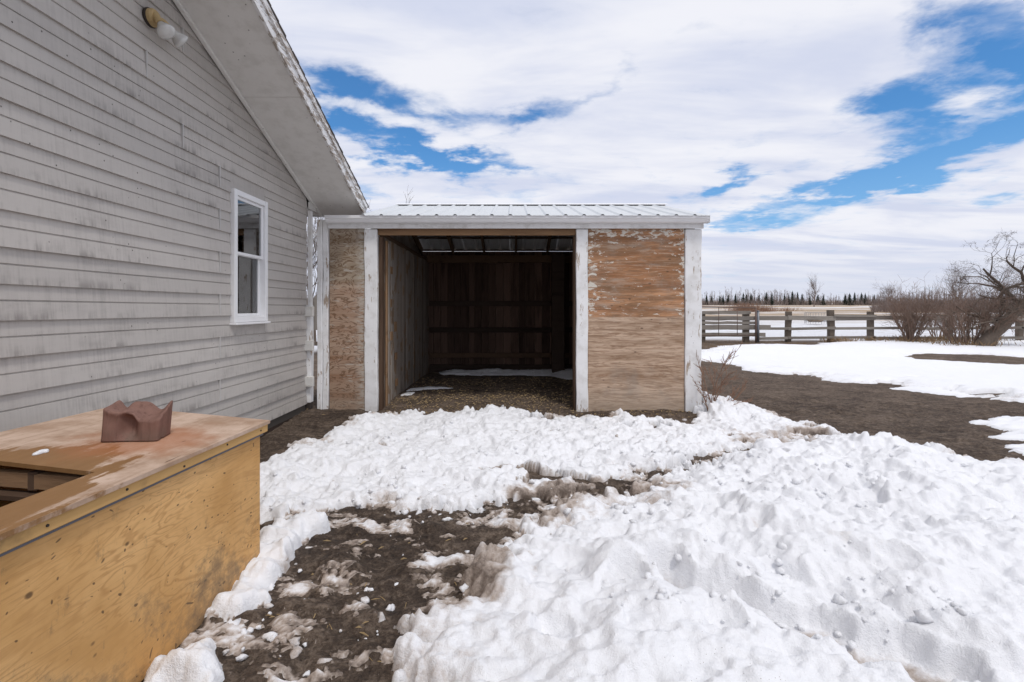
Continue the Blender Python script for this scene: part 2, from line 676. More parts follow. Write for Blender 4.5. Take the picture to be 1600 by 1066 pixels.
def m_ply_lid(b):
    """lid: bleached plywood with rain-wet brown zone round the hole and red-brown stain under the block"""
    p = b.pos()
    x, y, z = b.sep(p)
    fib = b.noise(b.map(p, (42, 3.5, 1)), 1.0, 5, .65)
    n = b.noise(p, 5.0, 6, .65)
    n8 = b.noise(b.map(p, (14, 2.2, 1)), 1.0, 6, .68)
    col = b.mix(b.step(n, .3, .7), (.37, .245, .165), (.60, .450, .350))
    col = b.mix(b.step(fib, .50, .72, 0, .5), col, (.27, .170, .105))
    # wet zone: an uneven lobe round the hole
    dx = b.mul(b.sub(x, -1.80), 1.0 / .50)
    dy = b.mul(b.sub(y, 1.36), 1.0 / .72)
    rr = b.math('SQRT', b.add(b.mul(dx, dx), b.mul(dy, dy)))
    wet = b.step(b.add(rr, b.add(b.mul(b.sub(n8, .5), 1.1), b.mul(b.sub(n, .5), .5))), .95, .87)
    col = b.mix(wet, col, b.mix(n8, (.190, .095, .034), (.33, .180, .075)))
    # stain washed off the mineral block
    sx = b.mul(b.sub(x, -1.62), 1.0 / .34)
    sy = b.mul(b.sub(y, 2.12), 1.0 / .30)
    sr = b.math('SQRT', b.add(b.mul(sx, sx), b.mul(sy, sy)))
    st = b.step(b.add(sr, b.mul(b.sub(n, .5), 1.4)), 1.10, .35, 0, .62)
    col = b.mix(st, col, (.40, .150, .062))
    spl = b.noise(b.map(p, (26, 4.5, 1), (3, 1, 0)), 1.0, 5, .6)
    col = b.mix(b.step(spl, .66, .72, 0, .8), col, (.11, .060, .034))
    rough = b.math('SUBTRACT', .78, b.mul(wet, .22))
    b.surface(col, rough, b.add(fib, b.mul(spl, .5)), .35, .003, spec=.3)


def m_ply_edge(b):
    o = b.coord('Object')
    n = b.noise(b.map(o, (30, 1.4, 30)), 1.0, 5, .65)
    n2 = b.noise(o, 4.0, 5, .6)
    col = b.mix(n, (.50, .285, .095), (.74, .475, .20))
    col = b.mix(b.step(n2, .56, .74, 0, .7), col, (.22, .135, .065))
    b.surface(col, .75, n, .3, .003, spec=.3)


def m_ply_shed(b, kind):
    """weathered door-skin plywood of the shed front: orange heartwood, grey silvering, remnants of white paint"""
    p = b.pos()
    x, y, z = b.sep(p)
    tri, n = grain_rings(b, p, 6.5 if kind == 'r' else 6.0, (.42, 1, 3.4) if kind == 'r' else (1.7, 1, 3.6), 1.3)
    fib = b.noise(b.map(p, (5, 1, 70)), 1.0, 5, .7)
    band = b.noise(b.map(p, (.5, 1, 6.5)), 1.0, 4, .6)
    big = b.noise(p, 2.2, 6, .65)
    if kind == 'r':
        up = b.mix(b.step(band, .3, .7), (.255, .110, .050), (.58, .310, .165))
        lo = b.mix(b.step(band, .3, .7), (.38, .262, .180), (.60, .440, .325))
        zb = b.add(z, b.mul(b.sub(b.noise(b.map(p, (3, 1, .2)), 1.0, 3), .5), .05))
        half = b.step(zb, 1.255, 1.285)
        col = b.mix(half, lo, up)
        line = b.step(tri, .45, 0.0)
        col = b.mix(b.mul(line, b.mix_f(half, .48, .30)), col, (.23, .120, .060))
        col = b.mix(b.step(fib, .48, .70, 0, .55), col, (.23, .145, .085))
        mg = b.noise(b.map(p, (3.0, 1, 34)), 1.0, 6, .72, .4)
        col = b.mix(b.step(mg, .50, .60, 0, .60), col, (.20, .118, .068))
        col = b.mix(b.step(mg, .46, .36, 0, .45), col, (.60, .47, .36))
        kn = b.voro(b.map(p, (4.5, 1, 9)), 1.0)
        col = b.mix(b.step(kn, .12, .05, 0, .8), col, (.09, .055, .035))
        col = b.mix(b.step(big, .52, .72, 0, .50), col, (.30, .255, .215))
        col = b.mix(b.mul(half, b.step(b.noise(b.map(p, (.8, 1, 3.5), (5, 0, 2)), 1.0, 5, .6), .50, .62, 0, .6)), col, (.20, .115, .065))
        ef = b.math('MAXIMUM', b.step(x, 1.30, .98), b.step(x, 1.98, 2.18))
        ef = b.math('MAXIMUM', ef, b.step(z, 2.12, 2.36))
        fl = b.noise(b.map(p, (8, 1, 17), (2, 0, 1)), 1.0, 9, .74, .5)
        fl = b.add(fl, b.mul(ef, .10))
        flk = b.mul(b.step(fl, .615, .64), half)
        film = b.noise(b.map(p, (2.2, 1, 9), (6, 0, 4)), 1.0, 8, .72)
        col = b.mix(b.mul(half, b.step(film, .48, .66, 0, .5)), col, (.47, .40, .33))
        fl2 = b.mul(b.step(b.noise(b.map(p, (3.2, 1, 17), (8, 0, 3)), 1.0, 8, .66, .3), .655, .69), half)
        flk = b.math('MAXIMUM', flk, fl2)
        col = b.mix(b.mul(flk, .88), col, (.70, .67, .60))
        bw = b.step(z, .55, .05)
        col = b.mix(b.mul(bw, .40), col, (.50, .43, .35))
    else:
        up = b.mix(b.step(band, .3, .7), (.25, .185, .125), (.42, .345, .265))
        lo = b.mix(b.step(band, .3, .7), (.29, .165, .100), (.46, .340, .255))
        zb = b.add(z, b.mul(b.sub(big, .5), .3))
        col = b.mix(b.step(zb, 1.62, 1.78), lo, up)
        line = b.step(tri, .55, 0.0)
        col = b.mix(b.mul(line, .75), col, (.135, .070, .036))
        fl = b.noise(b.map(p, (5, 1, 26), (2, 0, 1)), 1.0, 8, .7, .2)
        flk = b.step(fl, .57, .64, 0, .55)
        ed = b.step(x, -2.05, -1.90)
        fl = b.noise(b.map(p, (9, 1, 40), (2, 0, 1)), 1.0, 6, .7)
        flk = b.math('MAXIMUM', flk, b.mul(ed, b.step(fl, .44, .52, 0, .75)))
        col = b.mix(flk, col, (.52, .485, .43))
        col = b.mix(b.step(z, .45, .05, 0, .35), col, (.40, .33, .26))
    b.surface(col, .8, b.add(b.mul(fib, .6), b.mul(tri, .6)), .45, .004, spec=.2)


def mix_f(b, f, a0, a1):
    return b.math('MULTIPLY_ADD', f, a1 - a0, a0)


NB.mix_f = mix_f


def m_wood(b, c0, c1, axis=2, dark=(.02, .014, .010), patch=None, rough=.85):
    o = b.shiftby(b.coord('Object'), b.rnd(), 21)
    s = [34, 34, 34]
    s[axis] = 1.7
    n = b.noise(b.map(o, s), 1.0, 6, .66, .3)
    s3 = [7, 7, 7]
    s3[axis] = .9
    n3 = b.noise(b.map(o, s3), 1.0, 5, .6)
    t = b.add(b.mul(n, .5), b.mul(b.rnd(), .5))
    col = b.mix(t, c0, c1)
    col = b.mix(b.step(n, .58, .74, 0, .8), col, dark)
    col = b.mix(b.step(n3, .5, .7, 0, .55), col, tuple((a + q) / 2.6 for a, q in zip(c0, dark)))
    if patch:
        n4 = b.noise(o, 3.0, 4, .6)
        col = b.mix(b.step(n4, .56, .62, 0, .7), col, patch)
    b.surface(col, rough, n, .6, .005, spec=.2)


def m_metal(b):
    o = b.coord('Object')
    p = b.pos()
    n = b.noise(p, 3.0, 6, .65)
    n2 = b.noise(b.map(p, (40, 4, 4)), 1.0, 4, .6)
    pan = b.rnd()
    col = b.mix(n, (.55, .575, .59), (.72, .74, .75))
    col = b.mix(b.step(pan, .78, .82), col, (.80, .81, .82))
    b.surface(col, b.add(.38, b.mul(n2, .2)), n, .08, .003, metallic=.25, spec=.5)


def m_shingle(b):
    p = b.pos()
    n = b.noise(p, 90, 3, .7)
    v = b.noise(b.map(p, (3, 6, 6)), 1, 4)
    col = b.mix(b.add(b.mul(n, .6), b.mul(v, .4)), (.030, .026, .023), (.15, .13, .115))
    b.surface(col, .95, n, .8, .006, spec=.2)


def m_concrete(b):
    p = b.pos()
    n = b.noise(p, 7, 7, .65)
    n2 = b.noise(p, 60, 4, .6)
    col = b.ramp(b.add(b.mul(n, .7), b.mul(n2, .3)), [(.3, (.040, .028, .022)), (.6, (.085, .060, .048)), (.8, (.14, .105, .085))])
    b.surface(col, .95, b.add(n, b.mul(n2, .5)), .7, .012, spec=.2)


def m_glass(b):
    g = b.node('ShaderNodeBsdfGlossy')
    g.inputs['Roughness'].default_value = 0.02
    g.inputs['Color'].default_value = (1, 1, 1, 1)
    t = b.node('ShaderNodeBsdfTransparent')
    t.inputs['Color'].default_value = (.75, .78, .80, 1)
    fr = b.node('ShaderNodeFresnel')
    fr.inputs['IOR'].default_value = 1.52
    m = b.node('ShaderNodeMixShader')
    b.nt.links.new(b.math('MULTIPLY_ADD', fr.outputs[0], 1.0, .10, clamp=True), m.inputs[0])
    b.nt.links.new(t.outputs[0], m.inputs[1])
    b.nt.links.new(g.outputs[0], m.inputs[2])
    o = b.node('ShaderNodeOutputMaterial')
    b.nt.links.new(m.outputs[0], o.inputs[0])


def m_bulb(b):
    o = b.coord('Object')
    n = b.noise(o, 40, 3)
    p = b.surface(b.mix(n, (.55, .55, .53), (.72, .72, .70)), .25, n, .1, .001, 0, .6)
    p.inputs['Coat Weight'].default_value = .4


def m_block(b):
    p = b.coord('Object')
    x, y, z = b.sep(p)
    n = b.noise(p, 14, 6, .65)
    v = b.noise(b.map(p, (60, 60, 5)), 1.0, 5, .65)
    col = b.mix(n, (.150, .078, .060), (.29, .165, .130))
    col = b.mix(b.step(v, .5, .72, 0, .6), col, (.075, .035, .028))
    low = b.mul(b.step(z, .075, .0), b.step(n, .40, .58))
    col = b.mix(b.mul(low, .55), col, (.15, .115, .090))
    b.surface(col, .78, b.add(b.mul(n, .6), b.mul(v, .8)), .55, .006, spec=.25)


def m_bark(b, c0, c1):
    o = b.coord('Object')
    n = b.noise(b.map(o, (14, 14, 5)), 1.0, 6, .7)
    b.surface(b.mix(n, c0, c1), .92, n, .7, .02, spec=.15)


def m_needles(b):
    o = b.pos()
    n = b.noise(o, 1.6, 4, .6)
    b.surface(b.mix(n, (.018, .024, .018), (.050, .060, .045)), .9, spec=.1)


MAT = dict(
    ground=material('ground', m_ground),
    snow=material('snow', m_snow),
    siding=material('siding', m_siding),
    trim=material('trim', m_paint, (.52, .51, .50), (.22, .18, .15), .66),
    white=material('white_trim', m_paint, (.80, .80, .80), (.28, .23, .19), .70, 0.0, .45),
    vinyl=material('white_vinyl', m_plain, (.84, .84, .85), .35, 0, .03),
    soffit=material('soffit_paint', m_paint, (.78, .77, .745), (.34, .30, .26), .74, .75, .6, 1, (.58, .565, .53)),
    peel=material('peeling_fascia', m_paint, (.80, .80, .80), (.27, .235, .205), .50, 0, .7, 1, (.55, .53, .50), 3.2),
    post=material('peeling_post', m_paint, (.84, .84, .84), (.27, .215, .17), .575, .5, .7, 2, (.58, .56, .53), 1.6),
    stub=material('peeling_stub', m_paint, (.70, .69, .66), (.22, .19, .16), .60, 0, .8, 0, (.42, .39, .34)),
    ply_side=material('box_plywood', m_ply_side),
    ply_lid=material('lid_plywood', m_ply_lid),
    ply_edge=material('edge_plywood', m_ply_edge),
    ply_r=material('orange_plywood', m_ply_shed, 'r'),
    ply_l=material('grey_plywood', m_ply_shed, 'l'),
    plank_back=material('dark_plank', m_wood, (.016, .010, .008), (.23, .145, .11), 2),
    plank_side=material('side_plank', m_wood, (.170, .130, .100), (.40, .355, .315), 2, (.05, .036, .026), (.215, .125, .062)),
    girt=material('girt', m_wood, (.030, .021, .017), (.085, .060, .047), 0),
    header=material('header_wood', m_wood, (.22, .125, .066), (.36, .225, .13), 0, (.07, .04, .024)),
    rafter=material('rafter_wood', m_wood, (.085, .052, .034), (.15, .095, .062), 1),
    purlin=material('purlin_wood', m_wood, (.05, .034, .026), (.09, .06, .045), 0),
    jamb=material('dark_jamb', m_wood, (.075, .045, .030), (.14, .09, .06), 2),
    fence=material('grey_fence_wood', m_wood, (.165, .145, .125), (.32, .29, .255), 0, (.08, .066, .055)),
    fpost=material('fence_post_wood', m_wood, (.115, .092, .072), (.20, .165, .135), 2, (.04, .03, .024)),
    metal=material('roof_metal', m_metal),
    steel=material('dull_steel', m_plain, (.20, .21, .23), .5, .6),
    gap_grey=material('grey_strip', m_plain, (.155, .16, .185), .55, .2),
    shingle=material('shingle', m_shingle),
    concrete=material('foundation', m_concrete),
    glass=material('window_glass', m_glass),
    dark=material('dark_interior', m_plain, (.10, .09, .08), .9),
    curtain=material('curtain', m_plain, (.45, .44, .42), .9, 0, .05),
    gasket=material('dark_gasket', m_plain, (.05, .04, .035), .7),
    yellowed=material('yellowed_plastic', m_plain, (.52, .38, .19), .5, 0, .12, 22),
    bulb=material('bulb_glass', m_bulb),
    block=material('mineral_block', m_block),
    bark=material('grey_bark', m_bark, (.060, .045, .036), (.20, .16, .13)),
    twig=material('brown_twig', m_bark, (.13, .085, .065), (.29, .205, .16)),
    redtwig=material('red_twig', m_bark, (.20, .11, .075), (.36, .235, .165)),
    wood_far=material('far_twig', m_bark, (.165, .130, .118), (.27, .225, .205)),
    needles=material('needles', m_needles),
    straw=material('straw', m_plain, (.40, .29, .15), .9, 0, .2, 30),
    drygrass=material('dry_grass', m_plain, (.26, .175, .10), .95, 0, .2, 10),
    rust=material('rusty_pipe', m_plain, (.16, .11, .09), .75, .2, .2),
    stone=material('stone', m_plain, (.20, .19, .18), .9, 0, .2),
)

# ================================================================== ground
SH_X0, SH_X1, SH_F, SH_B = -1.70, 2.39, 6.15, 9.62      # shed inside faces
FLOOR = 0.12

TRACK = [G(*p) for p in [(230, 1090), (400, 900), (405, 830), (470, 800), (560, 800), (680, 805), (800, 785), (900, 760),
                         (980, 742), (1060, 722), (1150, 700), (1220, 682), (1260, 690), (1120, 722), (1040, 752), (950, 790),
                         (880, 815), (800, 850), (735, 905), (680, 965), (630, 1035), (600, 1090)]]


def ground_z(x, y):
    z = np.zeros_like(x)
    far = np.clip(y, 25, 330).astype(np.float32)
    z = z + 3.75 * ((far - 25) / 225.0) ** 2 * (1 - .0)
    # banked dirt inside and to the left of the shed
    ins = smooth(y, 5.75, 6.5) * smooth(x, -2.9, -1.5) * (1 - smooth(x, 2.35, 2.6)) * (1 - smooth(y, 9.7, 10.8))
    lft = smooth(y, 4.3, 6.1) * (1 - smooth(x, -2.1, -1.2)) * (1 - smooth(y, 7, 9))
    z = z + FLOOR * np.maximum(ins, lft * .75)
    near = 1 - smooth(y, 18, 40)
    z = z + near * (.020 * fbm(x * .9, y * .9, 3, 5) + .010 * fbm(x * 5, y * 5, 3, 9))
    return z


def mud_relief(X, Y):
    inside = smooth(Y, 6.0, 6.3) * (1 - smooth(X, 2.3, 2.4)) * smooth(X, -1.8, -1.6)
    st = sdist(X, Y, TRACK)
    wet = smooth(st, -.35, .1) * (1 - smooth(Y, 10, 14))
    wet = np.maximum(wet, .55 * (1 - smooth(X, -2.0, -1.2)) * (1 - smooth(Y, 6, 7)))
    wet = np.maximum(wet, .45 * (1 - smooth(Y, 6.4, 8)))
    wet = wet * (1 - inside)
    nearm = 1 - smooth(Y, 10, 16)
    return wet, nearm * (.030 * np.abs(fbm(X * 6, Y * 7, 4, 21)) * (.45 + wet) + .018 * domes(X * 9, Y * 9, 31) * (.3 + wet))


def build_ground():
    xs = axis_pts(-2.6, 4.0, .021, -900, 1500, 1.022, 60)
    ys = axis_pts(1.0, 7.0, .021, -400, 2500, 1.028, 80)
    X, Y = np.meshgrid(xs, ys)
    Z = ground_z(X, Y)
    wet, rel = mud_relief(X, Y)
    Z = Z + rel
    # brown yard to the right stays dry; the field begins behind the fence
    field = smooth(Y + 2.0 * fbm(X * .2, Y * .2, 2, 3), 20.5, 23.5)
    field = np.maximum(field, smooth(np.abs(X), 44, 52))
    field = np.maximum(field, smooth(-X, 6, 7) * (1 - smooth(-Y, -3, -2)))
    me = grid_mesh('ground', X, Y, Z, None, dict(wet=wet, field=field))
    o = link('ground', me, MAT['ground'])
    tag(o, kind='structure')


build_ground()


# ------------------------------------------------------------------ snow
P_A = [G(*p) for p in [(395, 722), (450, 706), (505, 694), (552, 667), (585, 658), (640, 654), (780, 649), (900, 657), (1085, 666), (1102, 648), (1150, 638),
                       (1205, 650), (1260, 665), (1320, 690), (1250, 684), (1180, 698), (1110, 716), (1040, 735), (980, 752), (900, 772), (820, 792),
                       (700, 806), (620, 806), (560, 792), (520, 806), (470, 812), (395, 815)]]
P_B = [G(*p) for p in [(610, 1090), (640, 1045), (668, 985), (715, 920), (778, 865), (850, 822), (930, 798), (1010, 770),
                       (1060, 745), (1110, 728), (1190, 706), (1260, 694), (1330, 694), (1400, 704), (1470, 714), (1550, 738), (1640, 745), (1900, 800)]] \
    + [(6.0, 2.5), (6.0, 0.8), (-.28, .8)]
P_C = [[G(*p) for p in q] for q in [
    [(395, 858), (428, 838), (500, 822), (518, 832), (470, 852), (455, 890), (425, 915), (405, 950), (385, 968), (350, 978), (340, 960), (365, 925)],
    [(395, 800), (425, 790), (470, 800), (440, 822), (395, 826)],
    [(220, 1100), (250, 1045), (285, 1012), (318, 1018), (335, 1055), (325, 1100)]]]
P_D = [G(*p) for p in [(1060, 556), (1095, 548), (1135, 540), (1265, 540), (1330, 531), (1700, 529), (1900, 531), (1900, 656), (1600, 628), (1500, 617), (1400, 603), (1330, 601), (1280, 592),
                       (1180, 582), (1110, 566), (1040, 560)]]
P_D2 = [G(*p) for p in [(1405, 562), (1440, 552), (1530, 554), (1620, 560), (1750, 566), (1750, 573), (1560, 571), (1480, 565)]]
P_E = [[G(*p) for p in q] for q in [
    [(1508, 660), (1545, 660), (1575, 655), (1660, 655), (1750, 670), (1750, 735), (1640, 722), (1575, 708), (1600, 692), (1550, 686), (1570, 675), (1535, 668)],
    [(1395, 609), (1430, 606), (1480, 612), (1540, 622), (1500, 621)]]]
P_I = [[(-1.30, 9.2), (-.6, 9.05), (.1, 9.12), (.66, 8.98), (1.0, 8.6), (2.3, 8.5), (2.3, 9.55), (-1.5, 9.55)],
       [(-1.63, 7.35), (-1.1, 7.5), (-.95, 7.62), (-1.3, 7.66), (-1.62, 7.55)],
       [(-1.63, 6.95), (-1.48, 7.0), (-1.46, 7.15), (-1.60, 7.2)]]
P_L = [[G(*p) for p in q] for q in [[(530, 640), (566, 642), (566, 647), (548, 646)]]]


def build_snow():
    xs = axis_pts(-2.4, 3.0, .0095, -3, 44, 1.014, .085)
    ys = axis_pts(1.05, 6.3, .0095, .75, 24, 1.010, .055)
    X, Y = np.meshgrid(xs.astype(np.float32), ys.astype(np.float32))
    Gz = ground_z(X, Y) + mud_relief(X, Y)[1]
    amp = .4 + .6 * (1 - smooth(Y, 7, 14))
    edge = .10 * fbm(X * 2.3, Y * 2.3, 2, 41) + .12 * fbm(X * 6, Y * 7, 3, 42, .65) + .055 * fbm(X * 22, Y * 24, 2, 43)
    big = fbm(X * 1.3, Y * 1.3, 3, 81)
    mid = fbm(X * 4.2, Y * 4.2, 4, 82, .6)
    mid2 = fbm(X * 4.2 + 31, Y * 4.2 - 17, 4, 182, .6)
    WXx, WYy = X + .16 * mid, Y + .16 * mid2
    clod1 = domes(WXx * 3.6, WYy * 4.4, 51, .95)
    clod2 = domes(WXx * 10.0, WYy * 12.0, 61, .85) * smooth(fbm(X * 1.7 + 9, Y * 1.7, 3, 62), -.25, .35)
    clod3 = domes(X * 27.0 + 1.2 * mid, Y * 29.0 + 1.2 * mid2, 71, .9) * smooth(fbm(X * 2.3 + 3, Y * 2.3, 3, 63), -.3, .4)
    dvar = fbm(X * 1.6 + 11, Y * 2.2, 3, 201)
    slump = domes(WXx * 1.5, WYy * 2.1, 55, 1.0)
    W2x, W2y = X + .07 * mid + .02 * fbm(X * 17, Y * 17, 2, 191), Y + .07 * mid2 + .02 * fbm(X * 17 + 5, Y * 17, 2, 192)
    slab1 = slabs(W2x * 3.0, W2y * 3.6, 151, 15.0)
    slab2 = slabs(W2x * 8.0, W2y * 10.0, 161, 11.0)
    ridg = 1 - np.abs(fbm(X * 2.6 + .3 * mid, Y * 2.6, 3, 83, .55))
    fin = fbm(X * 30, Y * 30, 3, 84, .6)
    depth = np.full(X.shape, -1.0, np.float32)
    dirt = np.zeros(X.shape)

    def region(poly, T, w, e_amp, clods, holes, drt, roughness=1.0, soft=.75):
        nonlocal depth, dirt
        bb = np.array(poly)
        m = (X > bb[:, 0].min() - .7) & (X < bb[:, 0].max() + .7) & (Y > bb[:, 1].min() - .7) & (Y < bb[:, 1].max() + .7)
        if not m.any():
            return
        s = np.full(X.shape, -1.0)
        s[m] = sdist(X[m], Y[m], poly)
        s = s + edge * e_amp + (clod1 - .45) * .08 * e_amp
        if holes:
            s = s - holes * np.maximum(0, fbm(X * 1.9 + 4, Y * 2.9, 4, 91, .62) - .28) * 2.6
        t = np.clip(s / w, 0, 1)
        t = np.where(s > 0, np.maximum(t * (2 - t), 0) ** soft, -1)
        d = T * t + np.where(s > 0, .003 + t * clods * (.030 * clod1 + .026 * clod2 + .012 * clod3 + .024 * mid + .040 * (slab1 + .2) + .034 * (slab2 + .2) + roughness * .009 * fin), 0)
        d = np.where(s > 0, d, np.maximum(s, -1))
        dd = np.clip(1 - s / drt[0], 0, 1) * drt[1] * np.clip(.75 + 1.6 * dvar, .15, 1.4)
        up = d > depth
        dirt = np.where(up, dd, dirt)
        depth = np.maximum(depth, d)

    region(P_A, .026, .12, 1.25, 1.0, 1.45, (.36, .86))
    # the big bank: deep, with slumped ridges and a crevice
    gut = [G(*p, .16) for p in [(1040, 880), (1070, 908), (1140, 915), (1200, 938), (1290, 958), (1340, 985), (1420, 1000), (1450, 1020), (1500, 1035)]]
    sb = sdist(X, Y, P_B)
    region(P_B, .060, .18, 1.4, .95, .0, (.42, .84))
    inb = depth > .03
    bank = smooth(sb, .02, .9) * (sb > 0)
    near_ = .35 + .65 * smooth(Y + .3 * big, 2.3, 3.5)
    depth = np.where(bank > 0, depth * (1 - .35 * bank * (1 - near_)), depth)
    depth = depth + bank * (.045 + .060 * big + .045 * (ridg - .72) * near_ + .014 * mid + .070 * slump + .040 * slab1 * near_ + .022 * slab2 * near_)
    gd = np.full(X.shape, 9.0)
    for a, c in zip(gut[:-1], gut[1:]):
        ax, ay = a
        ex, ey = c[0] - ax, c[1] - ay
        t = np.clip(((X - ax) * ex + (Y - ay) * ey) / (ex * ex + ey * ey), 0, 1)
        gd = np.minimum(gd, np.hypot(X - ax - t * ex, Y - ay - t * ey))
    gd = gd + .045 * mid
    cre = np.clip(1 - gd / .10, 0, 1)
    depth = np.where(depth > .05, np.maximum(depth - .22 * cre ** .8, .012), depth)
    dirt = np.maximum(dirt, .9 * np.clip(1 - gd / .11, 0, 1) * (bank > .2))
    gy = np.interp(X, [g[0] for g in gut], [g[1] for g in gut])
    lip = np.exp(-((gd - .20) / .12) ** 2) * (bank > .2)
    depth = depth + np.where(Y > gy, .060, .018) * lip
    # holes trodden into the bank
    for (u, v, r, dp) in [(1295, 760, .07, .09), (985, 905, .09, .10), (1330, 838, .05, .05), (1535, 790, .08, .06), (890, 868, .11, .08), (1475, 838, .06, .06), (1060, 800, .10, .07), (1180, 830, .09, .06), (1400, 900, .10, .08), (1130, 985, .09, .06), (860, 985, .09, .08), (1250, 735, .07, .06)]:
        hx, hy = G(u, v, .12)
        q = np.hypot(X - hx, (Y - hy)) + .03 * mid
        k = np.clip(1 - q / r, 0, 1)
        depth = np.where(depth > .03, np.maximum(depth - dp * np.sqrt(k), .015), depth)
        dirt = np.maximum(dirt, .55 * k)
    for q in P_C:
        region(q, .050, .09, .40, 1.0, 0, (.13, .6))
    # loose slush left on the track
    tr = sdist(X, Y, TRACK)
    sl = fbm(X * 3.8 + 2, Y * 6.0, 6, 101, .74) - .02
    sl = np.where((tr > -.15) & (Y < 5.6), sl, -1)
    t = np.clip(sl / .30, 0, 1)
    d = np.where(sl > 0, .001 + .010 * t + t * (.012 * clod2 + .016 * clod3 + .006 * fin), -1)
    up = (d > depth) & (depth < .004)
    dirt = np.where(up, 1.16 - .62 * t, dirt)
    depth = np.where(up, d, depth)
    # thin flat snow on the yard
    hol = np.maximum(0, fbm(X * .55 + 3, Y * 2.2, 4, 111, .6) - .22)
    for q in [P_D]:
        s = sdist(X, Y, q)
        s = s + .55 * fbm(X * .5, Y * 1.6, 6, 112, .66)
        s = s - 5.0 * np.maximum(0, fbm(X * .9 + 3, Y * 3.8, 5, 111, .66) - .12) * smooth(-s, -2.2, 0)
        s2 = sdist(X, Y, P_D2) + .35 * fbm(X * .5, Y * 1.9, 4, 113)
        s = np.minimum(s, -s2)
        t = np.clip(s / .6, 0, 1)
        d = np.where(s > 0, .012 + .06 * t + .05 * t * fbm(X * .8, Y * .8, 4, 114), np.maximum(s, -1))
        dirt = np.where(d > depth, .25 * (1 - t) + .22 + .15 * fbm(X * .6, Y * 1.2, 3, 117), dirt)
        depth = np.maximum(depth, d)
    for q in P_E:
        s = sdist(X, Y, q) + .20 * fbm(X * 1.4, Y * 3.6, 5, 115, .66)
        t = np.clip(s / .25, 0, 1)
        d = np.where(s > 0, .008 + .035 * t, np.maximum(s, -1))
        dirt = np.where(d > depth, .3 * (1 - t), dirt)
        depth = np.maximum(depth, d)
    for i, q in enumerate(P_I + P_L):
        s = sdist(X, Y, q) + (.07 if i == 0 else .02) * fbm(X * 3.5, Y * 3.5, 3, 116)
        t = np.clip(s / .3, 0, 1)
        d = np.where(s > 0, .006 + (.09 if i == 0 else .03) * t, np.maximum(s, -1))
        dirt = np.where(d > depth, .3 * (1 - t), dirt)
        depth = np.maximum(depth, d)
    # drift piled at the corner post
    wx, wy = 2.62, 6.15
    rr = np.hypot((X - wx) / .55, (Y - wy) / .45)
    d = .17 * np.clip(1 - rr * rr, 0, 1) * (1 + .3 * mid)
    ok = (depth > -.2) & (X > 2.41)
    depth = np.where(ok & (d > 0), np.maximum(depth, 0) + d, depth)
    # nothing lies under the box, inside the house or the shed walls
    bx = (X < -1.36 + .04 * (Y - 2.5)) & (Y < 2.50)
    hs = (X < -2.56) & (Y < 6.1)
    depth = np.where(bx | hs, -1, depth)
    on = depth > 0
    Z = Gz + np.where(on, depth + .003, -.03)
    me = grid_mesh('snow', X, Y, Z, on, dict(dirt=dirt))
    o = link('snow', me, MAT['snow'])
    tag(o, 'white melting snow banked and trodden over the brown yard', 'snow', kind='stuff')
    # sampler for the chunks
    return xs, ys, depth


SNX, SNY, SND = build_snow()


def snow_at(x, y):
    i = min(max(int(np.searchsorted(SNX, x)), 0), len(SNX) - 1)
    j = min(max(int(np.searchsorted(SNY, y)), 0), len(SNY) - 1)
    return SND[j, i]


def gz1(x, y):
    return float(ground_z(np.array([x]), np.array([y]))[0])


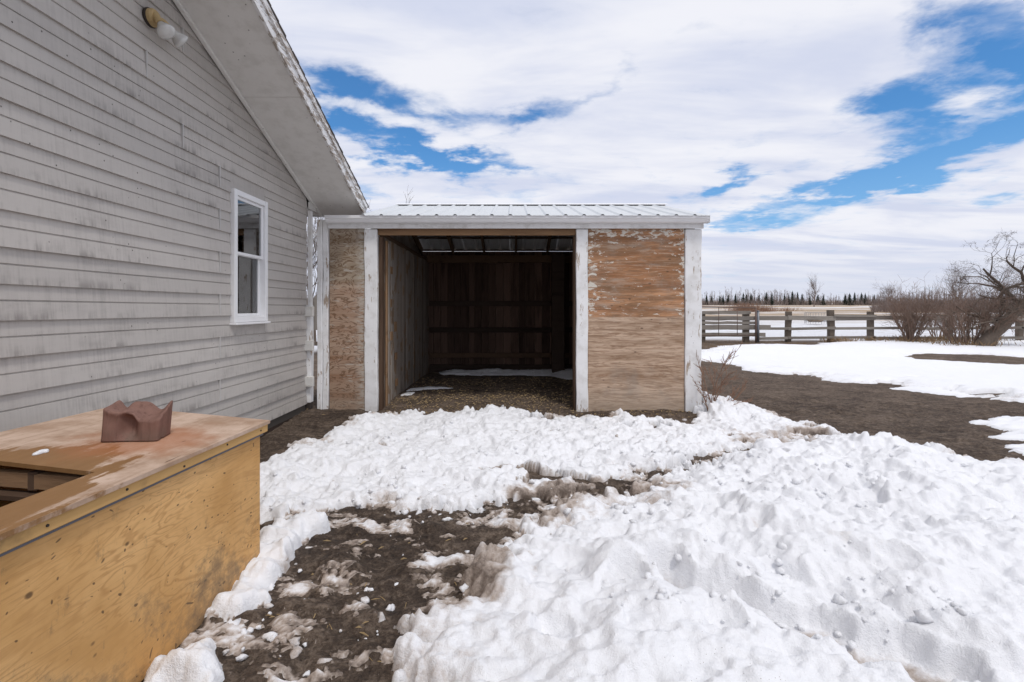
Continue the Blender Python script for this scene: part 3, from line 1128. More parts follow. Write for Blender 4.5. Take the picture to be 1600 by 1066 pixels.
def build_chunks():
    """loose lumps of snow along the edges of the track"""
    bm0 = bmesh.new()
    bmesh.ops.create_icosphere(bm0, subdivisions=2, radius=1.0)
    base = np.array([v.co[:] for v in bm0.verts])
    faces = np.array([[v.index for v in f.verts] for f in bm0.faces])
    bm0.free()
    V, F, D = [], [], []
    n = 0
    tries = 0
    count = 0
    while count < 300 and tries < 14000:
        tries += 1
        u = rng.uniform(330, 1420)
        v = rng.uniform(655, 1060)
        x, y = G(u, v)
        if x < -1.28 + .04 * (y - 2.5) and y < 2.65:
            continue
        dp = snow_at(x, y)
        dd = [snow_at(x + a, y + c) for a, c in ((.12, 0), (-.12, 0), (0, .12), (0, -.12))]
        if dp > .05 or max(dd) < .0:
            if rng.random() > .035:
                continue
        if max(dd) > -.0 and dp > .09:
            continue
        r = .004 + .020 * rng.random() ** 3.0
        k = 1 + .30 * np.sin(base @ np.array([rng.uniform(-3, 3) for _ in range(3)]) + rng.uniform(0, 6)) \
            + .20 * np.sin(base @ np.array([rng.uniform(-6, 6) for _ in range(3)]) + rng.uniform(0, 6)) \
            + nrg.normal(0, .09, len(base))
        sc = np.array([rng.uniform(.8, 1.5), rng.uniform(.8, 1.3), rng.uniform(.6, .9)]) * r
        q = base * k[:, None] * sc
        q = q + np.array([x, y, gz1(x, y) + max(dp, 0) + .012 + r * .15])
        V.append(q)
        F.append(faces + n)
        D.append(np.full(len(q), rng.choice([.15, .3, .5, .65, .8])))
        n += len(q)
        count += 1
    bm0 = bmesh.new()
    bmesh.ops.create_icosphere(bm0, subdivisions=1, radius=1.0)
    small = np.array([v.co[:] for v in bm0.verts])
    sf = np.array([[v.index for v in f.verts] for f in bm0.faces])
    bm0.free()
    count = 0
    while count < 1500:
        x, y = G(rng.uniform(400, 1560), 650 + 400 * rng.random() ** 1.5)
        if y < 1.8 or (x < -1.3 and y < 2.65):
            continue
        count += 1
        dp = snow_at(x, y)
        if dp < .012 or float(vnoise(np.array([x * 1.4]), np.array([y * 1.9]), 301)[0]) < -.05:
            continue
        r = .005 + .022 * rng.random() ** 2.6
        q = small * (1 + nrg.normal(0, .20, len(small)))[:, None] * np.array([rng.uniform(.8, 1.4), rng.uniform(.8, 1.3), rng.uniform(.6, 1.0)]) * r
        a = rng.uniform(0, 6.28)
        q = np.stack([q[:, 0] * math.cos(a) - q[:, 1] * math.sin(a), q[:, 0] * math.sin(a) + q[:, 1] * math.cos(a), q[:, 2]], -1)
        V.append(q + np.array([x, y, gz1(x, y) + dp + .014 + r * .25]))
        F.append(sf + n)
        D.append(np.full(len(q), rng.choice([0, 0, .1, .2])))
        n += len(q)
    V, F, D = np.concatenate(V), np.concatenate(F), np.concatenate(D)
    me = mesh_py('snow_lumps', V.tolist(), F.tolist())
    at = me.attributes.new('dirt', 'FLOAT', 'POINT')
    at.data.foreach_set('value', D.astype(np.float32))
    o = link('snow_lumps', me, MAT['snow'], smooth=True)
    tag(o, 'loose white snow lumps scattered along the muddy track', 'snow', kind='stuff')


build_chunks()


def build_bits():
    """straw on the shed floor and on the mud"""
    V, F = [], []
    for i in range(4200):
        if i < 2600:
            x, y = rng.uniform(-1.62, 2.3), rng.uniform(5.98, 8.6)
            if rng.random() < .35:
                y = rng.uniform(5.9, 6.9)
        else:
            if i % 6:
                continue
            x, y = G(rng.uniform(300, 1250), rng.uniform(650, 1060))
            if x < -1.3 and y < 2.6:
                continue
        if snow_at(x, y) > 0:
            continue
        a = rng.uniform(0, 6.283)
        l, w = rng.uniform(.008, .026), rng.uniform(.0008, .0016)
        if i < 2600 and rng.random() < .3:
            l, w = rng.uniform(.006, .014), rng.uniform(.003, .006)
        z = gz1(x, y) + .020 + rng.uniform(0, .008)
        dx, dy = math.cos(a) * l, math.sin(a) * l
        nx, ny = -math.sin(a) * w, math.cos(a) * w
        t = rng.uniform(-.006, .01)
        k = len(V)
        V += [(x - dx - nx, y - dy - ny, z), (x + dx - nx, y + dy - ny, z + t), (x + dx + nx, y + dy + ny, z + t), (x - dx + nx, y - dy + ny, z), (x, y, z + .004 + abs(t))]
        F += [(k, k + 1, k + 4), (k + 1, k + 2, k + 4), (k + 2, k + 3, k + 4), (k + 3, k, k + 4)]
    o = link('straw_litter', mesh_py('straw_litter', V, F), MAT['straw'])
    tag(o, 'pale straw and chaff littering the dirt floor of the shed', 'straw', kind='stuff')


build_bits()

# ================================================================== house
WX = -2.58            # outer face of the gable wall
HY1, HY0 = 6.03, -3.03
PEAK = (HY0 + HY1) / 2
RS = 0.40             # rake slope
SOFF0 = 5.177         # soffit height = SOFF0 - RS * y on the near slope
EAVE = 6.42
OUT = -1.985          # outer edge of the rake soffit


def rake_z(y):
    return SOFF0 - RS * (PEAK + abs(y - PEAK))


house = empty('house', (WX - 3.5, PEAK, 0))
tag(house, 'house gable end with grey lap siding, wide white soffit and narrow white window', 'house')

WY0, WY1, WZ0, WZ1 = 4.407, 5.007, 1.245, 2.475     # window opening


def build_house():
    K = .187
    Zb = .197
    prof = [(-.008, -.012), (-.008, .010), (.0885, .0025), (.0905, -.0065), (.0965, -.0065), (.0985, .0015), (.187, -.006), (.187, -.012)]
    nrow = 24
    odd_joint = {13: 3.76, 15: 3.388, 17: 3.76, 19: 2.9}
    for k in range(nrow):
        z0 = Zb + K * k
        cuts = []
        if k % 2 == 0 and k <= 12:
            cuts = [4.235, .58]
        elif k in odd_joint:
            cuts = [odd_joint[k], odd_joint[k] - 3.66]
        elif k % 2:
            cuts = [1.9, -1.75]
        else:
            cuts = [2.2, -1.45]
        segs = []
        ys = [HY0] + sorted(cuts) + [HY1]
        for a, c in zip(ys[:-1], ys[1:]):
            segs.append((a + (.003 if a != HY0 else 0), c - (.003 if c != HY1 else 0)))
        out = []
        part = []
        for a, c in segs:
            if z0 + K > WZ0 + .01 and z0 < WZ1 - .01 and a < WY1 and c > WY0:
                if a < WY0:
                    out.append((a, WY0 - .002))
                if c > WY1:
                    out.append((WY1 + .002, c))
                if z0 < WZ0 - .025:
                    part.append((max(a, WY0 - .002), min(c, WY1 + .002), -.008, WZ0 - .024 - z0))
                if z0 + K > WZ1:
                    part.append((max(a, WY0 - .002), min(c, WY1 + .002), WZ1 + .002 - z0, K))
            else:
                out.append((a, c))
        jitter = rng.uniform(-.0012, .0012)
        for a, c, lo, hi in part:
            xo = lambda d: .006 - .0135 * max(d, 0) / K
            pr = [(lo, -.012), (lo, xo(lo)), (hi, xo(hi)), (hi, -.012)]
            o = prism('siding_board', [(WX + dx, z0 + dz) for dz, dx in pr], 1, a, c, MAT['siding'], house)
            o.data.transform(Matrix.Translation((-WX, -(a + c) / 2, -z0)))
            o.location += Vector((WX, (a + c) / 2, z0))
        for a, c in out:
            lim1 = lambda z: min(c, (SOFF0 + .03 - z) / RS)
            lim0 = lambda z: max(a, 2 * PEAK - (SOFF0 + .03 - z) / RS)
            if lim1(z0) - lim0(z0) < .1:
                continue
            mid = (a + c) / 2
            v = []
            nseg = 4
            for i in range(nseg + 1):
                t = i / nseg
                for (dz, dx) in prof:
                    z = z0 + dz
                    ya, yc = lim0(z), lim1(z)
                    if yc < ya:
                        yc = ya
                    y = ya + (yc - ya) * t
                    wob = .0012 * math.sin(y * 2.1 + k * 1.7)
                    v.append((dx + jitter + (wob if dx > -.01 else 0), y - mid, dz + wob * .8))
            n = len(prof)
            f = [tuple(range(n))]
            for i in range(nseg):
                for j in range(n):
                    j2 = (j + 1) % n
                    f.append((i * n + j, (i + 1) * n + j, (i + 1) * n + j2, i * n + j2))
            f.append(tuple(range(nseg * n + n - 1, nseg * n - 1, -1)))
            me = mesh_py('siding_board', v, f)
            bm = bmesh.new()
            bm.from_mesh(me)
            bmesh.ops.recalc_face_normals(bm, faces=bm.faces)
            bm.to_mesh(me)
            bm.free()
            link('siding_board', me, MAT['siding'], house, (WX, mid, z0))
        for c in cuts:
            if rake_z(c) > z0 + K and not (WY0 - .02 < c < WY1 + .02 and WZ0 - K < z0 < WZ1):
                box('joint_strip', WX - .008, WX + .0130, c - .0055, c + .0055, z0 - .004, z0 + K - .002, MAT['trim'], house, .001)
    # structural core behind the siding (opening left for the window)
    I = WX - .014
    O = WX - .14
    core = MAT['dark']
    box('wall_core', O, I, HY0, WY0 - .004, .10, 2.62, core, house, 0)
    box('wall_core', O, I, WY1 + .004, HY1 - .004, .10, 2.62, core, house, 0)
    box('wall_core', O, I, WY0 - .004, WY1 + .004, .10, WZ0 - .004, core, house, 0)
    box('wall_core', O, I, WY0 - .004, WY1 + .004, WZ1 + .004, 2.62, core, house, 0)
    prism('gable_core', [(HY0, 2.622), (HY1 - .004, 2.622), (HY1 - .004, rake_z(HY1) + .02), (PEAK, rake_z(PEAK) + .02), (HY0, rake_z(HY0) + .02)], 0, O, I, core, house)
    # the other walls, floor and ceiling
    XB = WX - 7.0
    box('end_wall', XB - .126, O - .002, HY1 - .15, HY1 - .004, .10, 2.64, MAT['siding'], house, 0)
    box('end_wall', XB - .126, O - .002, HY0, HY0 + .146, .10, 2.64, MAT['siding'], house, 0)
    box('end_wall', XB - .126, XB, HY0 + .148, HY1 - .152, .10, 2.64, MAT['siding'], house, 0)
    box('ceiling_board', XB, O - .002, HY0 + .15, HY1 - .154, 2.5, 2.53, MAT['curtain'], house, 0)
    box('floor_board', XB, O - .002, HY0 + .15, HY1 - .154, .3, .35, MAT['girt'], house, 0)
    # foundation
    box('foundation', WX - 7.1, WX - .022, HY0 + .02, HY1 - .03, -.25, .188, MAT['concrete'], house, .004)
    # soffit sheets, moulding, fascia
    cutsy = [-3.46, -.9, PEAK, 2.10, 4.54, EAVE]
    for a, c in zip(cutsy[:-1], cutsy[1:]):
        a2, c2 = a + .002, c - .002
        x0, x1 = WX + .012, OUT
        v = []
        for t in (0, .012):
            for (x, y) in ((x0, a2), (x1, a2), (x1, c2), (x0, c2)):
                v.append((x, y, rake_z(y) + t))
        f = [(3, 2, 1, 0), (4, 5, 6, 7), (0, 1, 5, 4), (1, 2, 6, 5), (2, 3, 7, 6), (3, 0, 4, 7)]
        link('soffit_panel', mesh_py('soffit_panel', v, f), MAT['soffit'], house)
    for sgn in (1, -1):
        ye = EAVE if sgn > 0 else 2 * PEAK - EAVE
        ye2 = HY1 + .42 if sgn > 0 else 2 * PEAK - HY1 - .42
        beam('rake_moulding', (WX + .034, PEAK, rake_z(PEAK) - .018), (WX + .034, ye2 - .05 * sgn, rake_z(ye2) - .018 + .02), .040, .030, MAT['soffit'], house, .006)
        # fascia: two lapped boards so that the lower edge shows a step
        p0, p1 = Vector((OUT + .016, PEAK, rake_z(PEAK) + .058)), Vector((OUT + .016, ye + .01 * sgn, rake_z(ye) + .058))
        beam('fascia', p0, p1, .028, .155, MAT['peel'], house, .002)
        beam('fascia', p0 + Vector((.021, 0, .058)), p1 + Vector((.021, 0, .058)), .018, .075, MAT['peel'], house, .002)
        # eave closing board and level eave soffit
        box('eave_fascia', XB - .6, OUT + .02, min(ye, ye + .03 * sgn) + .003 * sgn, max(ye, ye + .03 * sgn) + .003 * sgn, rake_z(ye) - .010, rake_z(ye) + .12, MAT['trim'], house, .002)
        ya, yb = sorted((HY1 if sgn > 0 else 2 * PEAK - HY1, ye - .002 * sgn))
        box('eave_soffit', XB - .6, WX + .006, ya, yb, rake_z(ye) + .002, rake_z(ye) + .014, MAT['soffit'], house, 0)
        box('frieze_board', WX + .012, WX + .030, ya + (.012 if sgn > 0 else 0), yb - .01, rake_z(ye) - .002 + .016, rake_z(ye) + .10, MAT['soffit'], house, .002)
    # roof deck and shingle courses
    for sgn in (1, -1):
        ye = EAVE + .06 if sgn > 0 else 2 * PEAK - EAVE - .06
        L = abs(ye - PEAK)
        v, f = [], []
        r = random.Random(3)
        n = 40
        for i in range(n):
            a, c = i / n * L, (i + 1) / n * L
            ya, yc = PEAK + sgn * a, PEAK + sgn * c
            xo = OUT + .050 + r.uniform(-.004, .005)
            xi = WX - 7.7
            za = rake_z(PEAK) + .142 - RS * a
            zc = rake_z(PEAK) + .142 - RS * c
            k = len(v)
            v += [(xi, ya, za), (xo, ya, za), (xo, yc, zc), (xi, yc, zc),
                  (xi, ya, za + .014), (xo, ya, za + .014), (xo, yc, zc + .026), (xi, yc, zc + .026)]
            f += [(k, k + 3, k + 2, k + 1), (k + 4, k + 5, k + 6, k + 7), (k, k + 1, k + 5, k + 4), (k + 1, k + 2, k + 6, k + 5), (k + 2, k + 3, k + 7, k + 6), (k + 3, k, k + 4, k + 7)]
        me = mesh_py('shingles', v, f)
        bm = bmesh.new()
        bm.from_mesh(me)
        bmesh.ops.recalc_face_normals(bm, faces=bm.faces)
        bm.to_mesh(me)
        bm.free()
        o = link('shingles', me, MAT['shingle'], house)
        o['kind'] = 'stuff'
    # corner trim and what is left of an old rail fence nailed to it
    box('corner_trim', WX + .016, WX + .058, HY1 - .002, HY1 + .05, 1.40, 2.60, MAT['white'], house, .003)
    box('corner_post', WX - .045, WX + .052, HY1 + .002, HY1 + .09, .20, 1.42, MAT['post'], house, .005, 8, 2, .003, 4)
    for i, zc in enumerate((1.345, .920, .470)):
        box('rail_stub', WX - .055, WX + .100, HY1 - .052, HY1 - .004, zc - .066, zc + .060, MAT['stub'], house, .006, 3, 0, .003, 20 + i)
    box('post_foot', WX - .03, WX + .045, HY1 + .004, HY1 + .085, -.02, .198, MAT['gasket'], house, .004)
    # window
    win = empty('window', (WX, (WY0 + WY1) / 2, WZ0))
    win.parent = house
    win.location = Vector((WX, (WY0 + WY1) / 2, WZ0)) - origin_of(house)
    V = MAT['vinyl']
    xa, xb = WX - .05, WX + .040
    fw = .052
    box('frame', xa, xb, WY0, WY0 + fw, WZ0, WZ1, V, win, .004)
    box('frame', xa, xb, WY1 - fw, WY1, WZ0, WZ1, V, win, .004)
    box('frame', xa, xb - .002, WY0 + fw, WY1 - fw, WZ1 - fw, WZ1 - .001, V, win, .004)
    box('frame', xa, xb - .002, WY0 + fw, WY1 - fw, WZ0 + .001, WZ0 + fw, V, win, .004)
    box('sill', WX - .03, xb + .022, WY0 - .012, WY1 + .012, WZ0 - .022, WZ0 - .002, V, win, .004)
    ya, yb = WY0 + fw, WY1 - fw
    zm = 1.37 + (483 - 400) * 4.6 / FPX
    for (z0, z1, x0, x1) in ((zm, WZ1 - fw, WX - .012, WX + .016), (WZ0 + fw, zm + .03, WX - .045, WX - .016)):
        sw = .030
        box('sash', x0, x1, ya + .001, ya + sw, z0, z1, V, win, .003)
        box('sash', x0, x1, yb - sw, yb - .001, z0, z1, V, win, .003)
        box('sash', x0 + .001, x1 - .001, ya + sw, yb - sw, z1 - sw, z1 - .001, V, win, .003)
        box('sash', x0 + .001, x1 - .001, ya + sw, yb - sw, z0 + .001, z0 + sw, V, win, .003)
        box('pane', (x0 + x1) / 2 - .002, (x0 + x1) / 2 + .002, ya + sw - .004, yb - sw + .004, z0 + sw - .004, z1 - sw + .004, MAT['glass'], win, 0)
    # curtains
    def curtain(y0, y1, z0, z1):
        v, f = [], []
        n = 40
        for i in range(n + 1):
            t = i / n
            y = y0 + (y1 - y0) * t
            x = O - .06 + .014 * math.sin(t * 24) + .008 * math.sin(t * 61)
            v += [(x, y, z0), (x, y, z1), (x - .004, y, z0), (x - .004, y, z1)]
        for i in range(n):
            k = i * 4
            f += [(k, k + 4, k + 5, k + 1), (k + 2, k + 3, k + 7, k + 6)]
        link('curtain', mesh_py('curtain', v, f), MAT['curtain'], win, smooth=True)
    curtain(WY1 - .22, WY1 + .45, .9, 2.47)
    curtain(WY0 - .05, WY0 + .08, .9, 2.47)


build_house()


def lathe(name, prof, seg, mat, parent, loc, direction, smooth_=True):
    v, f = [], []
    for (r, h) in prof:
        for i in range(seg):
            a = 2 * math.pi * i / seg
            v.append((r * math.cos(a), r * math.sin(a), h))
    for j in range(len(prof) - 1):
        for i in range(seg):
            i2 = (i + 1) % seg
            f.append((j * seg + i, j * seg + i2, (j + 1) * seg + i2, (j + 1) * seg + i))
    f.append(tuple(range(seg - 1, -1, -1)))
    f.append(tuple(range((len(prof) - 1) * seg, len(prof) * seg)))
    me = mesh_py(name, v, f)
    q = Vector(direction).normalized().to_track_quat('Z', 'Y')
    me.transform(q.to_matrix().to_4x4())
    return link(name, me, mat, parent, loc, smooth_)


def build_flood():
    Y, Z = 3.41, 3.425
    root = empty('floodlight', (WX, Y, Z))
    tag(root, 'twin-bulb outdoor floodlight with yellowed base high under the gable soffit', 'floodlight')
    X = WX + .010
    lathe('gasket', [(.064, 0), (.066, .012), (.062, .020)], 24, MAT['gasket'], root, (X, Y, Z), (1, 0, 0), False)
    lathe('cover_plate', [(.060, 0), (.059, .022), (.050, .034), (.02, .037)], 24, MAT['yellowed'], root, (X + .019, Y, Z), (1, 0, 0), False)
    for (dy, d) in ((-.012, (.55, -.05, -.75)), (.062, (.50, .62, -.62))):
        d = Vector(d).normalized()
        p = Vector((X + .050, Y + dy, Z + .008))
        so_ = lathe('lamp_socket', [(.018, -.02), (.024, .0), (.026, .055), (.031, .060), (.031, .075)], 16, MAT['yellowed'], root, p, d, False)
        q = p + d * .068
        lathe('bulb', [(.022, 0), (.026, .014), (.047, .050), (.058, .072), (.060, .080), (.056, .088), (.036, .097), (.012, .101)], 24, MAT['bulb'], root, q, d)


build_flood()

# ================================================================== open shed
shed = empty('open_shed', (.05, 7.9, 0))
tag(shed, 'open-fronted wooden shed with peeling white posts and ribbed metal roof', 'shed')
RIDGE = 7.90
EY, EZ, RZ = 5.985, 2.545, 3.085      # eave line, eave height, ridge height


def roof_z(y):
    return RZ - (RZ - EZ) / (RIDGE - EY) * abs(y - RIDGE)


def build_shed():
    F = SH_F
    # plywood fronts
    box('plywood_panel', .952, 2.178, F, F + .013, .015, 2.40, MAT['ply_r'], shed, .002)
    box('plywood_panel', -2.340, -1.893, F + .002, F + .015, .060, 2.40, MAT['ply_l'], shed, .002)
    # white posts
    box('post', .800, .948, F - .022, F + .13, .01, 2.385, MAT['post'], shed, .007, 24, 2, .0045, 1)
    box('post', -1.890, -1.730, F - .020, F + .12, .06, 2.385, MAT['post'], shed, .007, 24, 2, .0055, 2)
    box('post', 2.182, 2.390, F - .024, F + .15, -.01, 2.385, MAT['post'], shed, .007, 24, 2, .0045, 3)
    # doubled boards closing the gap to the house
    box('gap_board', -2.486, -2.424, F - .030, F + .05, .03, 2.505, MAT['post'], shed, .006, 20, 2, .0035, 5)
    box('gap_board', -2.420, -2.352, F - .012, F + .06, .05, 2.505, MAT['post'], shed, .006, 20, 2, .0055, 6)
    # dark jambs inside the opening
    box('jamb', -1.727, -1.680, F + .045, F + .16, .06, 2.30, MAT['jamb'], shed, .004, 10, 2, .003, 7)
    box('jamb', .772, .798, F + .02, F + .15, .06, 2.31, MAT['jamb'], shed, .003)
    # header, fascia, gutter
    box('header', -1.73, .80, F + .03, F + .072, 2.315, 2.50, MAT['header'], shed, .004, 12, 0, .002, 8)
    box('header', -1.73, .80, F + .09, F + .13, 2.335, 2.50, MAT['header'], shed, .004)
    box('fascia', -2.338, 2.405, F - .052, F - .026, 2.388, 2.520, MAT['white'], shed, .003)
    # gutter: extruded profile
    gp = [(F - .054, 2.520), (F - .054, 2.448), (F - .085, 2.446), (F - .122, 2.458), (F - .138, 2.490), (F - .150, 2.500), (F - .150, 2.536),
          (F - .143, 2.536), (F - .143, 2.506), (F - .132, 2.494), (F - .116, 2.464), (F - .085, 2.453), (F - .061, 2.455), (F - .061, 2.520)]
    prism('gutter', gp, 0, -2.345, 2.440, MAT['vinyl'], shed)
    box('gutter_cap', 2.441, 2.446, F - .151, F - .056, 2.446, 2.537, MAT['vinyl'], shed, .001)
    # inside: left wall of upright planks with patches
    y = F + .165
    i = 0
    widths = []
    while y < SH_B - .02:
        w = rng.choice([.14, .15, .19, .20, .24])
        w = min(w, SH_B - y)
        if w > .04:
            d = rng.uniform(0, .012)
            box('wall_plank', -1.712 + d, -1.688 + d, y + .001, y + w - .001, .05, 2.30 + rng.uniform(-.01, .01), MAT['plank_side'], shed, .003)
        y += w
    # boards nailed over the planks
    box('patch_board', -1.672, -1.655, F + .02 + .145, F + .235, .10, 2.26, MAT['header'], shed, .003)
    box('patch_board', -1.674, -1.657, F + .27, F + .36, .10, 2.24, MAT['plank_side'], shed, .003)
    for (yy, zz, hh) in ((6.62, 1.90, .10), (6.60, 1.45, .11), (6.86, 1.12, .14), (6.63, 1.00, .12), (6.88, .70, .10), (6.92, .32, .10)):
        box('nailed_patch', -1.676, -1.664, yy - .06, yy + .06, zz - hh / 2, zz + hh / 2, MAT['header'], shed, .003)
    beam('top_plate', (-1.745, F + .13, 2.335), (-1.745, SH_B, 2.335), .10, .07, MAT['rafter'], shed)
    # outer skin of the left end
    y = F + .15
    while y < SH_B + .05:
        w = rng.choice([.18, .2, .24])
        box('end_plank', -1.860, -1.835, y + .001, y + w - .001, .03, min(roof_z(y), roof_z(y + w)) - .09, MAT['plank_side'], shed, 0)
        y += w
    # back wall planks
    x = -1.83
    while x < 2.34:
        w = rng.choice([.11, .13, .14, .16, .19])
        d = rng.uniform(0, .014)
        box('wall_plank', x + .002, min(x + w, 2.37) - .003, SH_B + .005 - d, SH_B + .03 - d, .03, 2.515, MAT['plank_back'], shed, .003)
        x += w
    x = -1.87
    i = 0
    while x < 2.36:
        box('outer_plank', x, x + .185, SH_B + .032 + .003 * (i % 2), SH_B + .052 + .003 * (i % 2), .03, 2.52, MAT['plank_side'], shed, 0)
        x += .1846
        i += 1
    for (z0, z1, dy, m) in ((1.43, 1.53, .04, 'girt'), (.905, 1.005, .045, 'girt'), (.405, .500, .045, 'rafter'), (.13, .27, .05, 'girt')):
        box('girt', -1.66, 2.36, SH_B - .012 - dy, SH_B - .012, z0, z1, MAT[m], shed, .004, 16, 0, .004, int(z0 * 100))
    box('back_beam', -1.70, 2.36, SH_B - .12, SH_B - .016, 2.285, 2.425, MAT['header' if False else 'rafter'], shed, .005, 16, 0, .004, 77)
    # inner post, dark
    box('inner_post', .73, .97, 9.10, 9.30, .05, 2.40, MAT['girt'], shed, .01, 10, 2, .006, 12)
    # right end wall
    y = F + .155
    while y < SH_B + .02:
        w = rng.choice([.14, .19, .2, .24])
        w = min(w, SH_B + .03 - y)
        if w > .03:
            box('wall_plank', 2.345, 2.370, y + .001, y + w - .001, .03, min(roof_z(y), roof_z(y + w)) - .10, MAT['plank_side'], shed, .002)
        y += w
    for z0 in (.5, 1.2, 1.9):
        box('girt', 2.29, 2.342, F + .16, SH_B - .06, z0, z0 + .09, MAT['girt'], shed, .003)
    # rafters and purlins
    sl = (RZ - EZ) / (RIDGE - EY)
    for xr in (-1.80, -1.18, -.57, .05, .67, 1.29, 1.90, 2.32):
        for s in (1, -1):
            ye = RIDGE + s * (RIDGE - F - .15) if s > 0 else F + .02
            dz = -.085
            beam('rafter', (xr, RIDGE, RZ + dz - .04), (xr, ye, roof_z(ye) + dz - .04), .042, .125, MAT['rafter'], shed)
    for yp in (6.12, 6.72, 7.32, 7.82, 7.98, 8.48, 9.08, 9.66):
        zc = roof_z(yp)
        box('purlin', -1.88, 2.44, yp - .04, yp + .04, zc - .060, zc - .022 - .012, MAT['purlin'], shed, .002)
    # metal roofing: each sheet is three feet of ribbed steel
    PIT = .2286

    def sheet(nr, s):
        v, f = [], []
        prof = []
        for r in range(nr):
            x0 = r * PIT
            prof += [(x0 - .030, 0), (x0 - .012, .019), (x0 + .012, .019), (x0 + .030, 0), (x0 + .082, .0025), (x0 + .092, 0), (x0 + .140, .0025), (x0 + .150, 0)]
        prof += [(nr * PIT - .031, 0)]
        L = RIDGE - EY if s < 0 else (SH_B + .14) - RIDGE
        n = len(prof)
        for (t, lift) in ((0, 0), (1, 0)):
            for (x, h) in prof:
                v.append((x, s * L * t, -sl * L * t + h))
        for (t, lift) in ((0, 0), (1, 0)):
            for (x, h) in prof:
                v.append((x, s * L * t, -sl * L * t + h - .0016))
        for j in range(n - 1):
            f.append((j, j + 1, n + j + 1, n + j))
            f.append((2 * n + j, 3 * n + j, 3 * n + j + 1, 2 * n + j + 1))
            f.append((n + j, n + j + 1, 3 * n + j + 1, 3 * n + j))
            f.append((j, 2 * n + j, 2 * n + j + 1, j + 1))
        return mesh_py('roof_sheet', v, f)
    XL = -1.865
    for s in (-1, 1):
        m4 = sheet(4, s)
        for i in range(4):
            link('roof_sheet', m4, MAT['metal'], shed, (XL + i * 4 * PIT, RIDGE, RZ - .018))
        m3 = sheet(3, s)
        link('roof_sheet', m3, MAT['metal'], shed, (XL + 16 * PIT, RIDGE, RZ - .018))
    prism('ridge_cap', [(RIDGE - .16, RZ + .007 - .16 * sl), (RIDGE, RZ + .012), (RIDGE + .16, RZ + .007 - .16 * sl), (RIDGE + .16, RZ + .003 - .16 * sl + .001), (RIDGE, RZ + .007), (RIDGE - .16, RZ + .003 - .16 * sl + .001)],
          0, XL - .03, XL + 19 * PIT + .02, MAT['vinyl'], shed)
    # stone under the corner post and the small white electrical box
    bm = bmesh.new()
    bmesh.ops.create_icosphere(bm, subdivisions=2, radius=.09)
    for v in bm.verts:
        v.co.z *= .5
        v.co += Vector((rng.uniform(-.008, .008), rng.uniform(-.008, .008), rng.uniform(-.005, .005)))
    link('foot_stone', bm_mesh('foot_stone', bm), MAT['stone'], shed, (2.29, F + .02, .0))


build_shed()

# ================================================================== feed box in the left foreground
bin_ = empty('feed_bin', (-1.82, 1.45, 0))
tag(bin_, 'big yellow plywood bin with a square hole in its lid', 'bin')


